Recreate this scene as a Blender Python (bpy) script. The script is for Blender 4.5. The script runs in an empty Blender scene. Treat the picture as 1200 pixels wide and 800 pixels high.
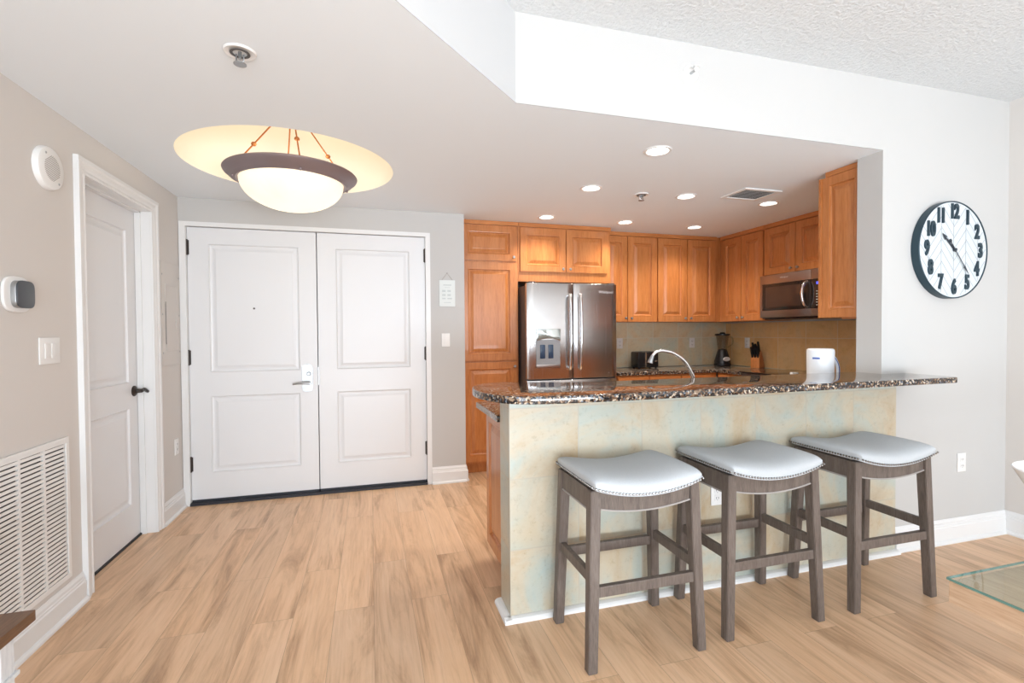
import bpy, bmesh, math, random
from mathutils import Vector, Matrix
C = bpy.context.scene
random.seed(7)
PI = math.pi

# ------------------------------------------------------------------ camera, world, large lights, exposure
CAM_H = 1.32
cam_d = bpy.data.cameras.new('camera'); cam = bpy.data.objects.new('camera', cam_d)
C.collection.objects.link(cam); C.camera = cam
cam_d.sensor_width = 36; cam_d.lens = 573.33 * 36 / 1200; cam_d.clip_start = .02
r_ = Vector((0.96066177, -0.27763102, -0.00707008)); u_ = Vector((0.0122299, 0.0168578, 0.9997831)); f_ = Vector((0.27745162, 0.96053986, -0.01959005))
m = Matrix.Identity(4)
for i in range(3): m[i][0] = r_[i]; m[i][1] = u_[i]; m[i][2] = -f_[i]
m[0][3] = 0; m[1][3] = 0; m[2][3] = CAM_H
cam.matrix_world = m

W = bpy.data.worlds.new('sky'); C.world = W; W.use_nodes = True
W.node_tree.nodes['Background'].inputs[0].default_value = (.86, .93, 1, 1)
W.node_tree.nodes['Background'].inputs[1].default_value = 2.2
C.view_settings.view_transform = 'Standard'; C.view_settings.look = 'None'
C.view_settings.gamma = 1; C.view_settings.use_curve_mapping = False
C.view_settings.exposure = 0.0

def area(name, loc, rot, sx, sy, power, col=(1, 1, 1)):
    d = bpy.data.lights.new(name, 'AREA'); d.shape = 'RECTANGLE'; d.size = sx; d.size_y = sy; d.energy = power; d.color = col
    o = bpy.data.objects.new(name, d); o.location = loc; o.rotation_euler = rot; C.collection.objects.link(o); return o
# daylight coming in by the glazed side of the living room behind the camera
area('window_and_fill_light', (1.2, -3.62, 1.35), (PI/2, 0, 0), 4.4, 2.3, 40, (.82, .91, 1))
# upward fill lamp added outside the same glazing to brighten the ceilings
area('ceiling_fill', (1.2, -3.9, .45), (math.radians(133), 0, 0), 4.4, 1.4, 500, (.83, .915, 1))
area('window_and_fill_light', (-1.60, -1.7, 1.30), (math.radians(112), 0, -PI/2), 2.0, 2.2, 105, (.82, .91, 1))  # soft fill lamp added at the unseen left window, tilted upward

# ------------------------------------------------------------------ materials
def mat(name, col=(.8, .8, .8), rough=.5, metal=0, **kw):
    mt = bpy.data.materials.new(name); mt.use_nodes = True
    b = mt.node_tree.nodes['Principled BSDF']
    b.inputs['Base Color'].default_value = (*col, 1); b.inputs['Roughness'].default_value = rough; b.inputs['Metallic'].default_value = metal
    for k, v in kw.items(): b.inputs[k.replace('_', ' ')].default_value = v
    return mt
def nn(mt, t): return mt.node_tree.nodes.new(t)
def lk(mt, a, b): mt.node_tree.links.new(a, b)
def coords(mt, scale=(1, 1, 1), rot=(0, 0, 0), loc=(0, 0, 0)):
    t = nn(mt, 'ShaderNodeTexCoord'); mp = nn(mt, 'ShaderNodeMapping')
    mp.inputs['Scale'].default_value = scale; mp.inputs['Rotation'].default_value = rot; mp.inputs['Location'].default_value = loc
    lk(mt, t.outputs['Object'], mp.inputs['Vector']); return mp.outputs[0]
def noise(mt, vec, scale, detail=4, rough=.55, dist=0):
    n = nn(mt, 'ShaderNodeTexNoise'); n.inputs['Scale'].default_value = scale; n.inputs['Detail'].default_value = detail
    n.inputs['Roughness'].default_value = rough; n.inputs['Distortion'].default_value = dist
    if vec is not None: lk(mt, vec, n.inputs['Vector'])
    return n.outputs['Fac']
def ramp(mt, fac, stops, interp='LINEAR'):
    r = nn(mt, 'ShaderNodeValToRGB'); r.color_ramp.interpolation = interp
    e = r.color_ramp.elements
    while len(e) > 1: e.remove(e[-1])
    e[0].position = stops[0][0]; e[0].color = (*stops[0][1], 1)
    for p, c in stops[1:]:
        x = e.new(p); x.color = (*c, 1)
    lk(mt, fac, r.inputs[0]); return r.outputs[0]
def mix(mt, fac, a, b, mode='MIX'):
    x = nn(mt, 'ShaderNodeMix'); x.data_type = 'RGBA'; x.blend_type = mode
    if hasattr(fac, 'links'): lk(mt, fac, x.inputs[0])
    else: x.inputs[0].default_value = fac
    for v, s in ((a, x.inputs[6]), (b, x.inputs[7])):
        if hasattr(v, 'links'): lk(mt, v, s)
        else: s.default_value = (*v, 1)
    return x.outputs[2]
def base(mt, out): lk(mt, out, mt.node_tree.nodes['Principled BSDF'].inputs['Base Color'])
def bump(mt, fac, strength=.2, dist=.01):
    b = nn(mt, 'ShaderNodeBump'); b.inputs['Strength'].default_value = strength; b.inputs['Distance'].default_value = dist
    lk(mt, fac, b.inputs['Height']); lk(mt, b.outputs[0], mt.node_tree.nodes['Principled BSDF'].inputs['Normal'])

def wallpaint(name, c1, c2, b=.06):
    mt = mat(name, c1, .75); v = coords(mt)
    base(mt, mix(mt, noise(mt, v, 1.3, 2), c1, c2)); bump(mt, noise(mt, v, 160, 3), b, .002); return mt
M_wall = wallpaint('greige wall paint', (.66, .625, .59), (.64, .605, .57))
M_wall2 = wallpaint('toned wall paint', (.54, .53, .515), (.52, .51, .495))  # same wall paint, toned darker to offset the stronger light here
M_ceil = wallpaint('cooled ceiling paint', (.83, .885, .925), (.81, .865, .905))  # blue put into the white paint to cancel warm light off the floor
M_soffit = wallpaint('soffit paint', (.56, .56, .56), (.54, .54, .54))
M_dome = mat('lamp tinted dome paint', (.84, .81, .73), .8)  # white plaster, tinted cream to carry the lamp's warm light
bump(M_dome, noise(M_dome, coords(M_dome), 90, 3), .05, .002)
M_pop = mat('popcorn ceiling texture', (.80, .80, .795), .9)
v = coords(M_pop); f = noise(M_pop, v, 55, 4, .7)
base(M_pop, ramp(M_pop, f, [(.3, (.68, .70, .71)), (.6, (.77, .79, .80))])); bump(M_pop, f, .9, .012)
M_white = mat('white trim enamel', (.80, .80, .795), .35)
base(M_white, mix(M_white, noise(M_white, coords(M_white), 2.5, 2), (.78, .78, .775), (.755, .755, .75)))
M_door = mat('white door enamel', (.80, .805, .81), .35)
base(M_door, mix(M_door, noise(M_door, coords(M_door), 2, 2), (.76, .765, .775), (.735, .74, .75)))
M_plastic = mat('white plastic', (.80, .79, .77), .4)
M_greyslot = mat('dark slot', (.10, .09, .085), .6)
M_black = mat('black plastic', (.012, .012, .014), .25)
M_rubber = mat('black rubber', (.02, .022, .03), .6)
M_bronze = mat('dark bronze', (.07, .06, .055), .35, .85)
M_nickel = mat('satin nickel', (.42, .43, .44), .38, 1)
M_nail = mat('dark nickel nails', (.30, .29, .28), .25, 1)
M_chrome = mat('chrome', (.82, .83, .85), .12, 1)

# floor planks running along Y
M_floor = mat('oak plank floor', (.6, .4, .25), .38)
tc = coords(M_floor, (1, 1, 1), (0, 0, PI/2))
bk = nn(M_floor, 'ShaderNodeTexBrick'); lk(M_floor, tc, bk.inputs['Vector'])
bk.inputs['Color1'].default_value = (.0, .0, .0, 1); bk.inputs['Color2'].default_value = (1, 1, 1, 1); bk.inputs['Mortar'].default_value = (.5, .5, .5, 1)
bk.inputs['Scale'].default_value = 1; bk.inputs['Mortar Size'].default_value = .0008; bk.inputs['Mortar Smooth'].default_value = .2
bk.inputs['Brick Width'].default_value = 1.22; bk.inputs['Row Height'].default_value = .18; bk.offset = .37; bk.offset_frequency = 2
pv = nn(M_floor, 'ShaderNodeVectorMath'); pv.operation = 'MULTIPLY_ADD'
lk(M_floor, bk.outputs['Color'], pv.inputs[0]); pv.inputs[1].default_value = (7, 13, 5); lk(M_floor, coords(M_floor, (5.5, .62, 5.5)), pv.inputs[2])
g1 = noise(M_floor, pv.outputs[0], 1.5, 8, .66, 1.1)
pv2 = nn(M_floor, 'ShaderNodeVectorMath'); pv2.operation = 'MULTIPLY_ADD'
lk(M_floor, bk.outputs['Color'], pv2.inputs[0]); pv2.inputs[1].default_value = (3, 7, 9); lk(M_floor, coords(M_floor, (45, 1.8, 45)), pv2.inputs[2])
g2 = noise(M_floor, pv2.outputs[0], 1.5, 5, .65, .3)
c1 = ramp(M_floor, g1, [(.27, (.22, .115, .06)), (.38, (.50, .30, .17)), (.50, (.76, .50, .31)), (.63, (.84, .58, .385)), (.78, (.62, .40, .24)), (.9, (.40, .23, .13))])
c2 = mix(M_floor, .30, c1, ramp(M_floor, g2, [(.3, (.36, .21, .12)), (.5, (.72, .48, .30)), (.8, (.84, .62, .43))]))
tone = ramp(M_floor, bk.outputs['Color'], [(0, (.86, .85, .84)), (.5, (1, .99, .98)), (1, (.96, .92, .87))])
c3 = mix(M_floor, 1.0, c2, tone, 'MULTIPLY')
c4 = mix(M_floor, bk.outputs['Fac'], c3, (.36, .23, .14)); base(M_floor, c4)
bump(M_floor, g2, .08, .002)

# stained maple
def wood(name, dark, mid, light, gs=(22, 22, 1.6), rough=.32, sc=1.4, fine=.35):
    mt = mat(name, mid, rough); v = coords(mt, gs)
    a = ramp(mt, noise(mt, v, sc, 5, .6, .6), [(.28, dark), (.5, mid), (.75, light)])
    v2 = coords(mt, tuple(s * 6 for s in gs)); b = ramp(mt, noise(mt, v2, sc, 3, .6), [(.35, dark), (.6, light)])
    base(mt, mix(mt, fine, a, b)); return mt
M_maple = wood('honey maple', (.38, .122, .029), (.495, .175, .048), (.58, .235, .078), (9, 9, 1.1), .3)
M_maple.node_tree.nodes['Principled BSDF'].inputs['Coat Weight'].default_value = .12
M_mapleH = wood('honey maple cross grain', (.38, .122, .029), (.495, .175, .048), (.58, .235, .078), (1.1, 1.1, 12), .3)
M_stool = wood('weathered grey wood', (.070, .051, .041), (.120, .092, .076), (.180, .146, .125), (30, 30, 3), .5)
M_tabletop = wood('walnut top', (.07, .032, .014), (.14, .068, .032), (.22, .115, .055), (30, 2, 30), .4)
M_distress = wood('distressed white paint', (.50, .52, .54), (.68, .70, .71), (.76, .77, .78), (20, 20, 2), .6)
M_oakside = wood('pale oak', (.34, .21, .125), (.45, .30, .19), (.54, .38, .26), (25, 2, 25), .4)
M_block = wood('knife block wood', (.38, .12, .03), (.52, .18, .05), (.60, .24, .08), (25, 25, 3), .35)

# granite
M_gran = mat('brown granite', (.2, .12, .08), .04)
v = coords(M_gran)
vo = nn(M_gran, 'ShaderNodeTexVoronoi'); vo.inputs['Scale'].default_value = 120; lk(M_gran, v, vo.inputs['Vector'])
sep = nn(M_gran, 'ShaderNodeSeparateColor'); lk(M_gran, vo.outputs['Color'], sep.inputs[0])
cell = ramp(M_gran, sep.outputs[0], [(0, (.008, .008, .010)), (.36, (.05, .032, .024)), (.48, (.13, .072, .042)), (.64, (.30, .21, .14)), (.78, (.56, .48, .38)), (.90, (.14, .16, .19))], 'CONSTANT')
big = ramp(M_gran, noise(M_gran, v, 26, 3), [(.42, (.45, .38, .34)), (.56, (1, 1, 1))])
base(M_gran, mix(M_gran, .75, cell, big, 'MULTIPLY'))
M_gran.node_tree.nodes['Principled BSDF'].inputs['Specular IOR Level'].default_value = .7

# stone tile with grout; plane picks the in-plane axes
def tile(name, vec_scale, x0, z0, size=.34, pal=None, grout=(.46, .42, .34), rt=1.0):
    mt = mat(name, (.5, .4, .25), .35)
    t = nn(mt, 'ShaderNodeTexCoord'); s = nn(mt, 'ShaderNodeSeparateXYZ'); lk(mt, t.outputs['Object'], s.inputs[0])
    cb = nn(mt, 'ShaderNodeCombineXYZ')
    lk(mt, s.outputs[vec_scale], cb.inputs[0]); lk(mt, s.outputs[2], cb.inputs[1])
    mp = nn(mt, 'ShaderNodeMapping'); mp.inputs['Location'].default_value = (-x0, -z0, 0); lk(mt, cb.outputs[0], mp.inputs['Vector'])
    b = nn(mt, 'ShaderNodeTexBrick'); lk(mt, mp.outputs[0], b.inputs['Vector']); b.offset = 0
    b.inputs['Scale'].default_value = 1; b.inputs['Brick Width'].default_value = size; b.inputs['Row Height'].default_value = .325
    b.inputs['Mortar Size'].default_value = .0032; b.inputs['Mortar Smooth'].default_value = .3
    b.inputs['Color1'].default_value = (0, 0, 0, 1); b.inputs['Color2'].default_value = (1, 1, 1, 1); b.inputs['Mortar'].default_value = (.5, .5, .5, 1)
    va = nn(mt, 'ShaderNodeVectorMath'); va.operation = 'MULTIPLY_ADD'
    lk(mt, b.outputs['Color'], va.inputs[0]); va.inputs[1].default_value = (3, 5, 8); lk(mt, t.outputs['Object'], va.inputs[2])
    n1 = noise(mt, va.outputs[0], 2.6, 4, .6, .9); n2 = noise(mt, va.outputs[0], 38, 7, .8, .15); n3 = noise(mt, va.outputs[0], 6, 6, .7, .5)
    a = ramp(mt, n1, pal or [(.28, (.39, .46, .44)), (.42, (.46, .48, .42)), (.54, (.53, .47, .36)), (.70, (.49, .36, .22))])
    c = ramp(mt, n3, [(.33, (.86, .84, .80)), (.5, (1, 1, 1)), (.72, (1.0, .95, .84))])
    d = ramp(mt, n2, [(.33, (.60, .54, .46)), (.46, (1, 1, 1)), (.7, (1, 1, 1))])
    col = mix(mt, .42, mix(mt, .6, a, c, 'MULTIPLY'), d, 'MULTIPLY')
    base(mt, mix(mt, b.outputs['Fac'], col, grout)); bump(mt, n2, .12, .004); return mt
M_tileF = tile('stone tile facing', 0, .60 - .34 * 3, -.005)
M_tileS = tile('stone tile end', 1, 2.133 - .34, -.005)
PALB_LIT = [(.30, (.58, .62, .52)), (.45, (.68, .62, .46)), (.60, (.72, .57, .36)), (.8, (.60, .44, .24))]; PALR_LIT = [(.25, (.66, .50, .29)), (.5, (.76, .49, .23)), (.8, (.64, .36, .14))]  # bar tile lightened where light is short; side colour carries a golden glow
M_tileB = tile('lightened backsplash back', 0, 2.77 - .327 * 4, .915 - .0, .327, PALB_LIT, (.72, .68, .56))
M_tileR = tile('golden lit backsplash side', 1, 3.80 - .34 * 8, .915, .34, PALR_LIT, (.74, .60, .40))

M_steel = mat('brushed stainless steel', (.50, .485, .48), .22, 1)
v = coords(M_steel, (220, 220, 1.2)); n = noise(M_steel, v, 1, 3)
rr = nn(M_steel, 'ShaderNodeMapRange'); rr.inputs[3].default_value = .17; rr.inputs[4].default_value = .32; lk(M_steel, n, rr.inputs[0])
lk(M_steel, rr.outputs[0], M_steel.node_tree.nodes['Principled BSDF'].inputs['Roughness'])
bump(M_steel, n, .02, .001)
M_steelH = mat('stainless steel horizontal brush', (.40, .35, .33), .28, 1)
bump(M_steelH, noise(M_steelH, coords(M_steelH, (220, 1.2, 220)), 1, 3), .02, .001)
M_fridgeside = mat('grey brown fridge side', (.09, .07, .065), .45)
M_glassblk = mat('black glass', (.02, .015, .013), .06)
M_mwglass = mat('microwave window', (.055, .032, .024), .07)
M_fabric = mat('pale grey linen', (.50, .51, .52), .85)
v = coords(M_fabric); base(M_fabric, mix(M_fabric, noise(M_fabric, v, 300, 3), (.45, .475, .495), (.58, .605, .63)))
wv = noise(M_fabric, coords(M_fabric, (1, 1, 1)), 600, 2); bump(M_fabric, wv, .3, .001)
M_piping = mat('pale edge', (.36, .33, .31), .6)
M_emitW = mat('lit downlight lens', (1, 1, 1), .4, 0); b_ = M_emitW.node_tree.nodes['Principled BSDF']; b_.inputs['Emission Color'].default_value = (1, .96, .9, 1); b_.inputs['Emission Strength'].default_value = 9
M_bowl = mat('lit alabaster glass', (.45, .40, .30), .35); b_ = M_bowl.node_tree.nodes['Principled BSDF']; b_.inputs['Emission Color'].default_value = (1, .80, .50, 1)
v = coords(M_bowl); e_ = noise(M_bowl, v, 5, 4)
lk(M_bowl, ramp(M_bowl, e_, [(.3, (1, .84, .62)), (.7, (1, .92, .76))]), b_.inputs['Emission Color']); b_.inputs['Emission Strength'].default_value = .95
M_rust = mat('oil rubbed bronze ring', (.26, .21, .22), .42, .5)
M_rod = mat('copper rod', (.45, .17, .06), .35, .8)
M_clockrim = mat('slate blue metal', (.035, .065, .085), .4, .5)
M_clockface = mat('white clock face', (.60, .64, .665), .7)
M_clockline = mat('grey chevron groove', (.28, .31, .34), .7)
M_navy = mat('dark navy', (.025, .035, .05), .45)
M_glass = bpy.data.materials.new('clear window glass'); M_glass.use_nodes = True
nt = M_glass.node_tree; nt.nodes.clear()
o_ = nt.nodes.new('ShaderNodeOutputMaterial'); tr = nt.nodes.new('ShaderNodeBsdfTransparent'); gl = nt.nodes.new('ShaderNodeBsdfGlossy'); gl.inputs[1].default_value = .02
fr = nt.nodes.new('ShaderNodeFresnel'); fr.inputs[0].default_value = 1.45; ms = nt.nodes.new('ShaderNodeMixShader')
ge = nt.nodes.new('ShaderNodeNewGeometry'); mm = nt.nodes.new('ShaderNodeMath'); mm.operation = 'MULTIPLY_ADD'; mm.inputs[1].default_value = -1; mm.inputs[2].default_value = 1; nt.links.new(ge.outputs['Backfacing'], mm.inputs[0]); m2 = nt.nodes.new('ShaderNodeMath'); m2.operation = 'MULTIPLY'; nt.links.new(mm.outputs[0], m2.inputs[0]); nt.links.new(fr.outputs[0], m2.inputs[1]); nt.links.new(m2.outputs[0], ms.inputs[0]); nt.links.new(tr.outputs[0], ms.inputs[1]); nt.links.new(gl.outputs[0], ms.inputs[2]); nt.links.new(ms.outputs[0], o_.inputs[0])
def glassy(name, tint, rough=.02):
    g = bpy.data.materials.new(name); g.use_nodes = True; nt = g.node_tree; nt.nodes.clear()
    o_ = nt.nodes.new('ShaderNodeOutputMaterial'); tr = nt.nodes.new('ShaderNodeBsdfTransparent'); tr.inputs[0].default_value = (*tint, 1)
    gl = nt.nodes.new('ShaderNodeBsdfGlossy'); gl.inputs[1].default_value = rough
    fr = nt.nodes.new('ShaderNodeFresnel'); fr.inputs[0].default_value = 1.5; ms = nt.nodes.new('ShaderNodeMixShader')
    ge = nt.nodes.new('ShaderNodeNewGeometry'); mm = nt.nodes.new('ShaderNodeMath'); mm.operation = 'MULTIPLY_ADD'; mm.inputs[1].default_value = -1; mm.inputs[2].default_value = 1; nt.links.new(ge.outputs['Backfacing'], mm.inputs[0]); m2 = nt.nodes.new('ShaderNodeMath'); m2.operation = 'MULTIPLY'; nt.links.new(mm.outputs[0], m2.inputs[0]); nt.links.new(fr.outputs[0], m2.inputs[1]); nt.links.new(m2.outputs[0], ms.inputs[0]); nt.links.new(tr.outputs[0], ms.inputs[1]); nt.links.new(gl.outputs[0], ms.inputs[2]); nt.links.new(ms.outputs[0], o_.inputs[0]); return g
M_tableglass = glassy('clear table glass', (.95, .985, .97))
M_glassedge = mat('green glass edge', (.10, .20, .17), .1)
M_jar = glassy('blender jar glass', (.90, .90, .89))
M_jug = mat('frosted white plastic', (.78, .81, .85), .3)
M_blue = mat('blue print', (.02, .09, .42), .4)
M_bluedisp = mat('blue display', (.05, .05, .3), .3); b_ = M_bluedisp.node_tree.nodes['Principled BSDF']; b_.inputs['Emission Color'].default_value = (.1, .15, 1, 1); b_.inputs['Emission Strength'].default_value = 1
M_printgrey = mat('pale grey print', (.55, .60, .60), .7)
M_sign = mat('white washed board', (.72, .76, .75), .7)
M_porcelain = mat('white porcelain', (.85, .85, .85), .25)
M_logo = mat('silver lettering', (.85, .85, .87), .3, .6)

# ------------------------------------------------------------------ mesh helpers
def bx(bm, x0, x1, y0, y1, z0, z1, bev=0):
    x0, x1 = min(x0, x1), max(x0, x1); y0, y1 = min(y0, y1), max(y0, y1); z0, z1 = min(z0, z1), max(z0, z1)
    vs = [bm.verts.new((x, y, z)) for z in (z0, z1) for y in (y0, y1) for x in (x0, x1)]
    fs = [(0, 2, 3, 1), (4, 5, 7, 6), (0, 1, 5, 4), (2, 6, 7, 3), (0, 4, 6, 2), (1, 3, 7, 5)]
    F = [bm.faces.new([vs[i] for i in f]) for f in fs]
    if bev:
        es = list({e for f in F for e in f.edges}); bmesh.ops.bevel(bm, geom=es, offset=bev, segments=2, affect='EDGES', profile=.6)
    return F
def prism(bm, pts, n0, n1, axis='z', bev=0):
    """closed polygon pts (a,b) extruded along axis from n0 to n1"""
    def P(a, b, n): return {'z': (a, b, n), 'y': (a, n, b), 'x': (n, a, b)}[axis]
    lo = [bm.verts.new(P(a, b, n0)) for a, b in pts]; hi = [bm.verts.new(P(a, b, n1)) for a, b in pts]
    k = len(pts); F = [bm.faces.new(lo[::-1]), bm.faces.new(hi)]
    for i in range(k): F.append(bm.faces.new((lo[i], lo[(i + 1) % k], hi[(i + 1) % k], hi[i])))
    bmesh.ops.recalc_face_normals(bm, faces=F)
    if bev:
        es = list(set(F[0].edges) | set(F[1].edges)); bmesh.ops.bevel(bm, geom=es, offset=bev, segments=3, affect='EDGES', profile=.5)
    return F
def lathe(bm, prof, c=(0, 0, 0), seg=32, axis='z', a0=0, a1=2 * PI, sx=1, sy=1):
    rings = []; full = abs(a1 - a0 - 2 * PI) < 1e-6; N = seg if full else seg + 1
    def T(r, a, h):
        x, y = r * math.cos(a) * sx, r * math.sin(a) * sy
        p = {'z': (x, y, h), 'y': (x, h, y), 'x': (h, x, y)}[axis]
        return (p[0] + c[0], p[1] + c[1], p[2] + c[2])
    for r, h in prof:
        if r < 1e-6: rings.append([bm.verts.new(T(0, 0, h))])
        else: rings.append([bm.verts.new(T(r, a0 + (a1 - a0) * i / seg, h)) for i in range(N)])
    F = []
    for A, B in zip(rings, rings[1:]):
        for i in range(N if full else N - 1):
            j = (i + 1) % N
            if len(A) == 1 and len(B) == 1: continue
            if len(A) == 1: F.append(bm.faces.new((A[0], B[j], B[i])))
            elif len(B) == 1: F.append(bm.faces.new((A[i], A[j], B[0])))
            else: F.append(bm.faces.new((A[i], A[j], B[j], B[i])))
    bmesh.ops.recalc_face_normals(bm, faces=F); return F
def tube(bm, pts, rad, seg=12, caps=True, flat=1.0):
    pts = [Vector(p) for p in pts]; n = len(pts); rads = rad if isinstance(rad, (list, tuple)) else [rad] * n
    rings = []; up = None
    for i, p in enumerate(pts):
        t = (pts[min(i + 1, n - 1)] - pts[max(i - 1, 0)]).normalized()
        if up is None:
            up = Vector((0, 0, 1)) if abs(t.z) < .9 else Vector((1, 0, 0))
        s = t.cross(up).normalized(); up = s.cross(t).normalized()
        rings.append([bm.verts.new(p + (s * math.cos(2 * PI * k / seg) * flat + up * math.sin(2 * PI * k / seg)) * rads[i]) for k in range(seg)])
    F = []
    for A, B in zip(rings, rings[1:]):
        for k in range(seg): F.append(bm.faces.new((A[k], A[(k + 1) % seg], B[(k + 1) % seg], B[k])))
    if caps: F.append(bm.faces.new(rings[0][::-1])); F.append(bm.faces.new(rings[-1]))
    bmesh.ops.recalc_face_normals(bm, faces=F); return F
def spline(ctrl, n=8, closed=False):
    P = [Vector(p) for p in ctrl]; k = len(P); out = []
    for i in range(k if closed else k - 1):
        if closed: a, b, c, d = P[i - 1], P[i], P[(i + 1) % k], P[(i + 2) % k]
        else: a, b, c, d = P[max(i - 1, 0)], P[i], P[i + 1], P[min(i + 2, k - 1)]
        for j in range(n):
            t = j / n; out.append(.5 * ((2 * b) + (c - a) * t + (2 * a - 5 * b + 4 * c - d) * t * t + (3 * b - a - 3 * c + d) * t ** 3))
    if not closed: out.append(P[-1])
    return out
def beam(bm, p0, p1, w, d, w1=None, d1=None):
    """rectangular post between p0 and p1 with world axis aligned sections"""
    w1 = w1 or w; d1 = d1 or d
    def ring(p, w, d, ): return [bm.verts.new((p[0] + sx * w / 2, p[1] + sy * d / 2, p[2])) for sx, sy in ((-1, -1), (1, -1), (1, 1), (-1, 1))]
    A, B = ring(p0, w, d), ring(p1, w1, d1)
    F = [bm.faces.new(A), bm.faces.new(B[::-1])] + [bm.faces.new((A[i], B[i], B[(i + 1) % 4], A[(i + 1) % 4])) for i in range(4)]
    bmesh.ops.recalc_face_normals(bm, faces=F)
    es = [e for e in {e for f in F[2:] for e in f.edges}]
    bmesh.ops.bevel(bm, geom=list({e for f in F for e in f.edges}), offset=.003, segments=2, affect='EDGES'); return F
def slab(bm, O, U, V, N, w, h, t, panels, prof):
    """door slab with recessed / raised panels. O lower left corner of FRONT face"""
    O, U, V, N = Vector(O), Vector(U), Vector(V), Vector(N)
    P = lambda a, b, n: bm.verts.new(O + U * a + V * b + N * n)
    us = sorted({0, w} | {p[0] for p in panels} | {p[1] for p in panels}); vs = sorted({0, h} | {p[2] for p in panels} | {p[3] for p in panels})
    F = []; c = .002
    G = {}
    for i, a in enumerate(us):
        for j, b in enumerate(vs): G[i, j] = P(a, b, 0)
    for i in range(len(us) - 1):
        for j in range(len(vs) - 1):
            cu, cv = (us[i] + us[i + 1]) / 2, (vs[j] + vs[j + 1]) / 2
            pn = [p for p in panels if p[0] < cu < p[1] and p[2] < cv < p[3]]
            if not pn: F.append(bm.faces.new((G[i, j], G[i + 1, j], G[i + 1, j + 1], G[i, j + 1])))
    for (a0, a1, b0, b1) in panels:
        prev = [P(a0, b0, 0), P(a1, b0, 0), P(a1, b1, 0), P(a0, b1, 0)]
        for ins, dep in prof:
            cur = [P(a0 + ins, b0 + ins, dep), P(a1 - ins, b0 + ins, dep), P(a1 - ins, b1 - ins, dep), P(a0 + ins, b1 - ins, dep)]
            for k in range(4): F.append(bm.faces.new((prev[k], prev[(k + 1) % 4], cur[(k + 1) % 4], cur[k])))
            prev = cur
        F.append(bm.faces.new(prev))
    # sides with a small eased edge, and back
    a = [P(0, 0, 0), P(w, 0, 0), P(w, h, 0), P(0, h, 0)]; b = [P(0, 0, -t), P(w, 0, -t), P(w, h, -t), P(0, h, -t)]
    for k in range(4): F.append(bm.faces.new((a[k], b[k], b[(k + 1) % 4], a[(k + 1) % 4])))
    F.append(bm.faces.new(b[::-1])); bmesh.ops.remove_doubles(bm, verts=bm.verts[:], dist=1e-5)
    return F
ORIG = {}
def tag(o, label=None, cat=None, group=None, kind=None):
    if label: o['label'] = label
    if cat: o['category'] = cat
    if group: o['group'] = group
    if kind: o['kind'] = kind
    return o
def obj(name, bm, mt, parent=None, smooth=False, label=None, mats=None):
    """bm in WORLD coordinates; stored relative to the parent thing's origin"""
    if parent is not None:
        off = ORIG[parent.name]
        bmesh.ops.translate(bm, verts=bm.verts[:], vec=-off)
    me = bpy.data.meshes.new(name)
    bmesh.ops.recalc_face_normals(bm, faces=bm.faces[:]) if smooth == 'fix' else None
    bm.to_mesh(me); bm.free()
    me.materials.append(mt)
    for x in (mats or []): me.materials.append(x)
    if smooth:
        for p in me.polygons: p.use_smooth = True
        try: me.set_sharp_from_angle(angle=math.radians(40))
        except Exception: pass
    o = bpy.data.objects.new(name, me); C.collection.objects.link(o)
    if parent is not None: o.parent = parent; ORIG[o.name] = ORIG[parent.name]
    else: ORIG[o.name] = Vector((0, 0, 0))
    if label: o['label'] = label
    return o
def recenter(o):
    """move a one-mesh thing's origin to the middle of its base"""
    me = o.data; xs = [v.co for v in me.vertices]
    c = Vector(((min(v.x for v in xs) + max(v.x for v in xs)) / 2, (min(v.y for v in xs) + max(v.y for v in xs)) / 2, min(v.z for v in xs)))
    me.transform(Matrix.Translation(-c)); o.location = c; ORIG[o.name] = c; return o
def thing(name, label, cat, loc=(0, 0, 0), group=None, kind=None):
    o = bpy.data.objects.new(name, None); C.collection.objects.link(o); o.location = loc; o.empty_display_size = .1
    ORIG[o.name] = Vector(loc); return tag(o, label, cat, group, kind)
def copy_tree(o, parent=None):
    c = o.copy(); C.collection.objects.link(c)
    if parent is not None: c.parent = parent
    for ch in list(o.children): copy_tree(ch, c)
    return c
def struct(name, bm, mt, label=None, parent=None, smooth=False):
    o = obj(name, bm, mt, parent, smooth)
    if parent is None: o['kind'] = 'structure'
    if label: o['label'] = label
    return o
B = bmesh.new
def box(name, a, mt, parent=None, bev=0, smooth=False, label=None):
    bm = B(); bx(bm, *a, bev=bev); return obj(name, bm, mt, parent, smooth or bev > 0, label)
def text_bm(s, size, depth, M, bold=0, sx=1.0):
    cu = bpy.data.curves.new('t', 'FONT'); cu.body = s; cu.size = size; cu.extrude = depth / 2; cu.align_x = 'CENTER'; cu.align_y = 'CENTER'; cu.offset = bold; cu.resolution_u = 4
    o = bpy.data.objects.new('t', cu); C.collection.objects.link(o)
    bpy.context.view_layer.update()
    me = bpy.data.meshes.new_from_object(o.evaluated_get(bpy.context.evaluated_depsgraph_get()))
    bpy.data.objects.remove(o); bpy.data.curves.remove(cu)
    me.transform(M @ Matrix.Diagonal((sx, 1, 1, 1))); bm = B(); bm.from_mesh(me); bpy.data.meshes.remove(me); return bm
def frameM(o, X, Y, Z):
    m = Matrix.Identity(4)
    for i in range(3): m[i][0] = X[i]; m[i][1] = Y[i]; m[i][2] = Z[i]; m[i][3] = o[i]
    return m

# ------------------------------------------------------------------ main dimensions (metres)
XL, YC, YD, XR = -1.391, 2.143, 4.27, 3.938      # left wall, clock wall, entry wall, right wall of the living side
ZC, ZH = 2.356, 2.765                              # low ceiling, high ceiling
KB, KR = 4.93, 4.10                                # kitchen back wall, kitchen right wall
YB = -3.5

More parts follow.
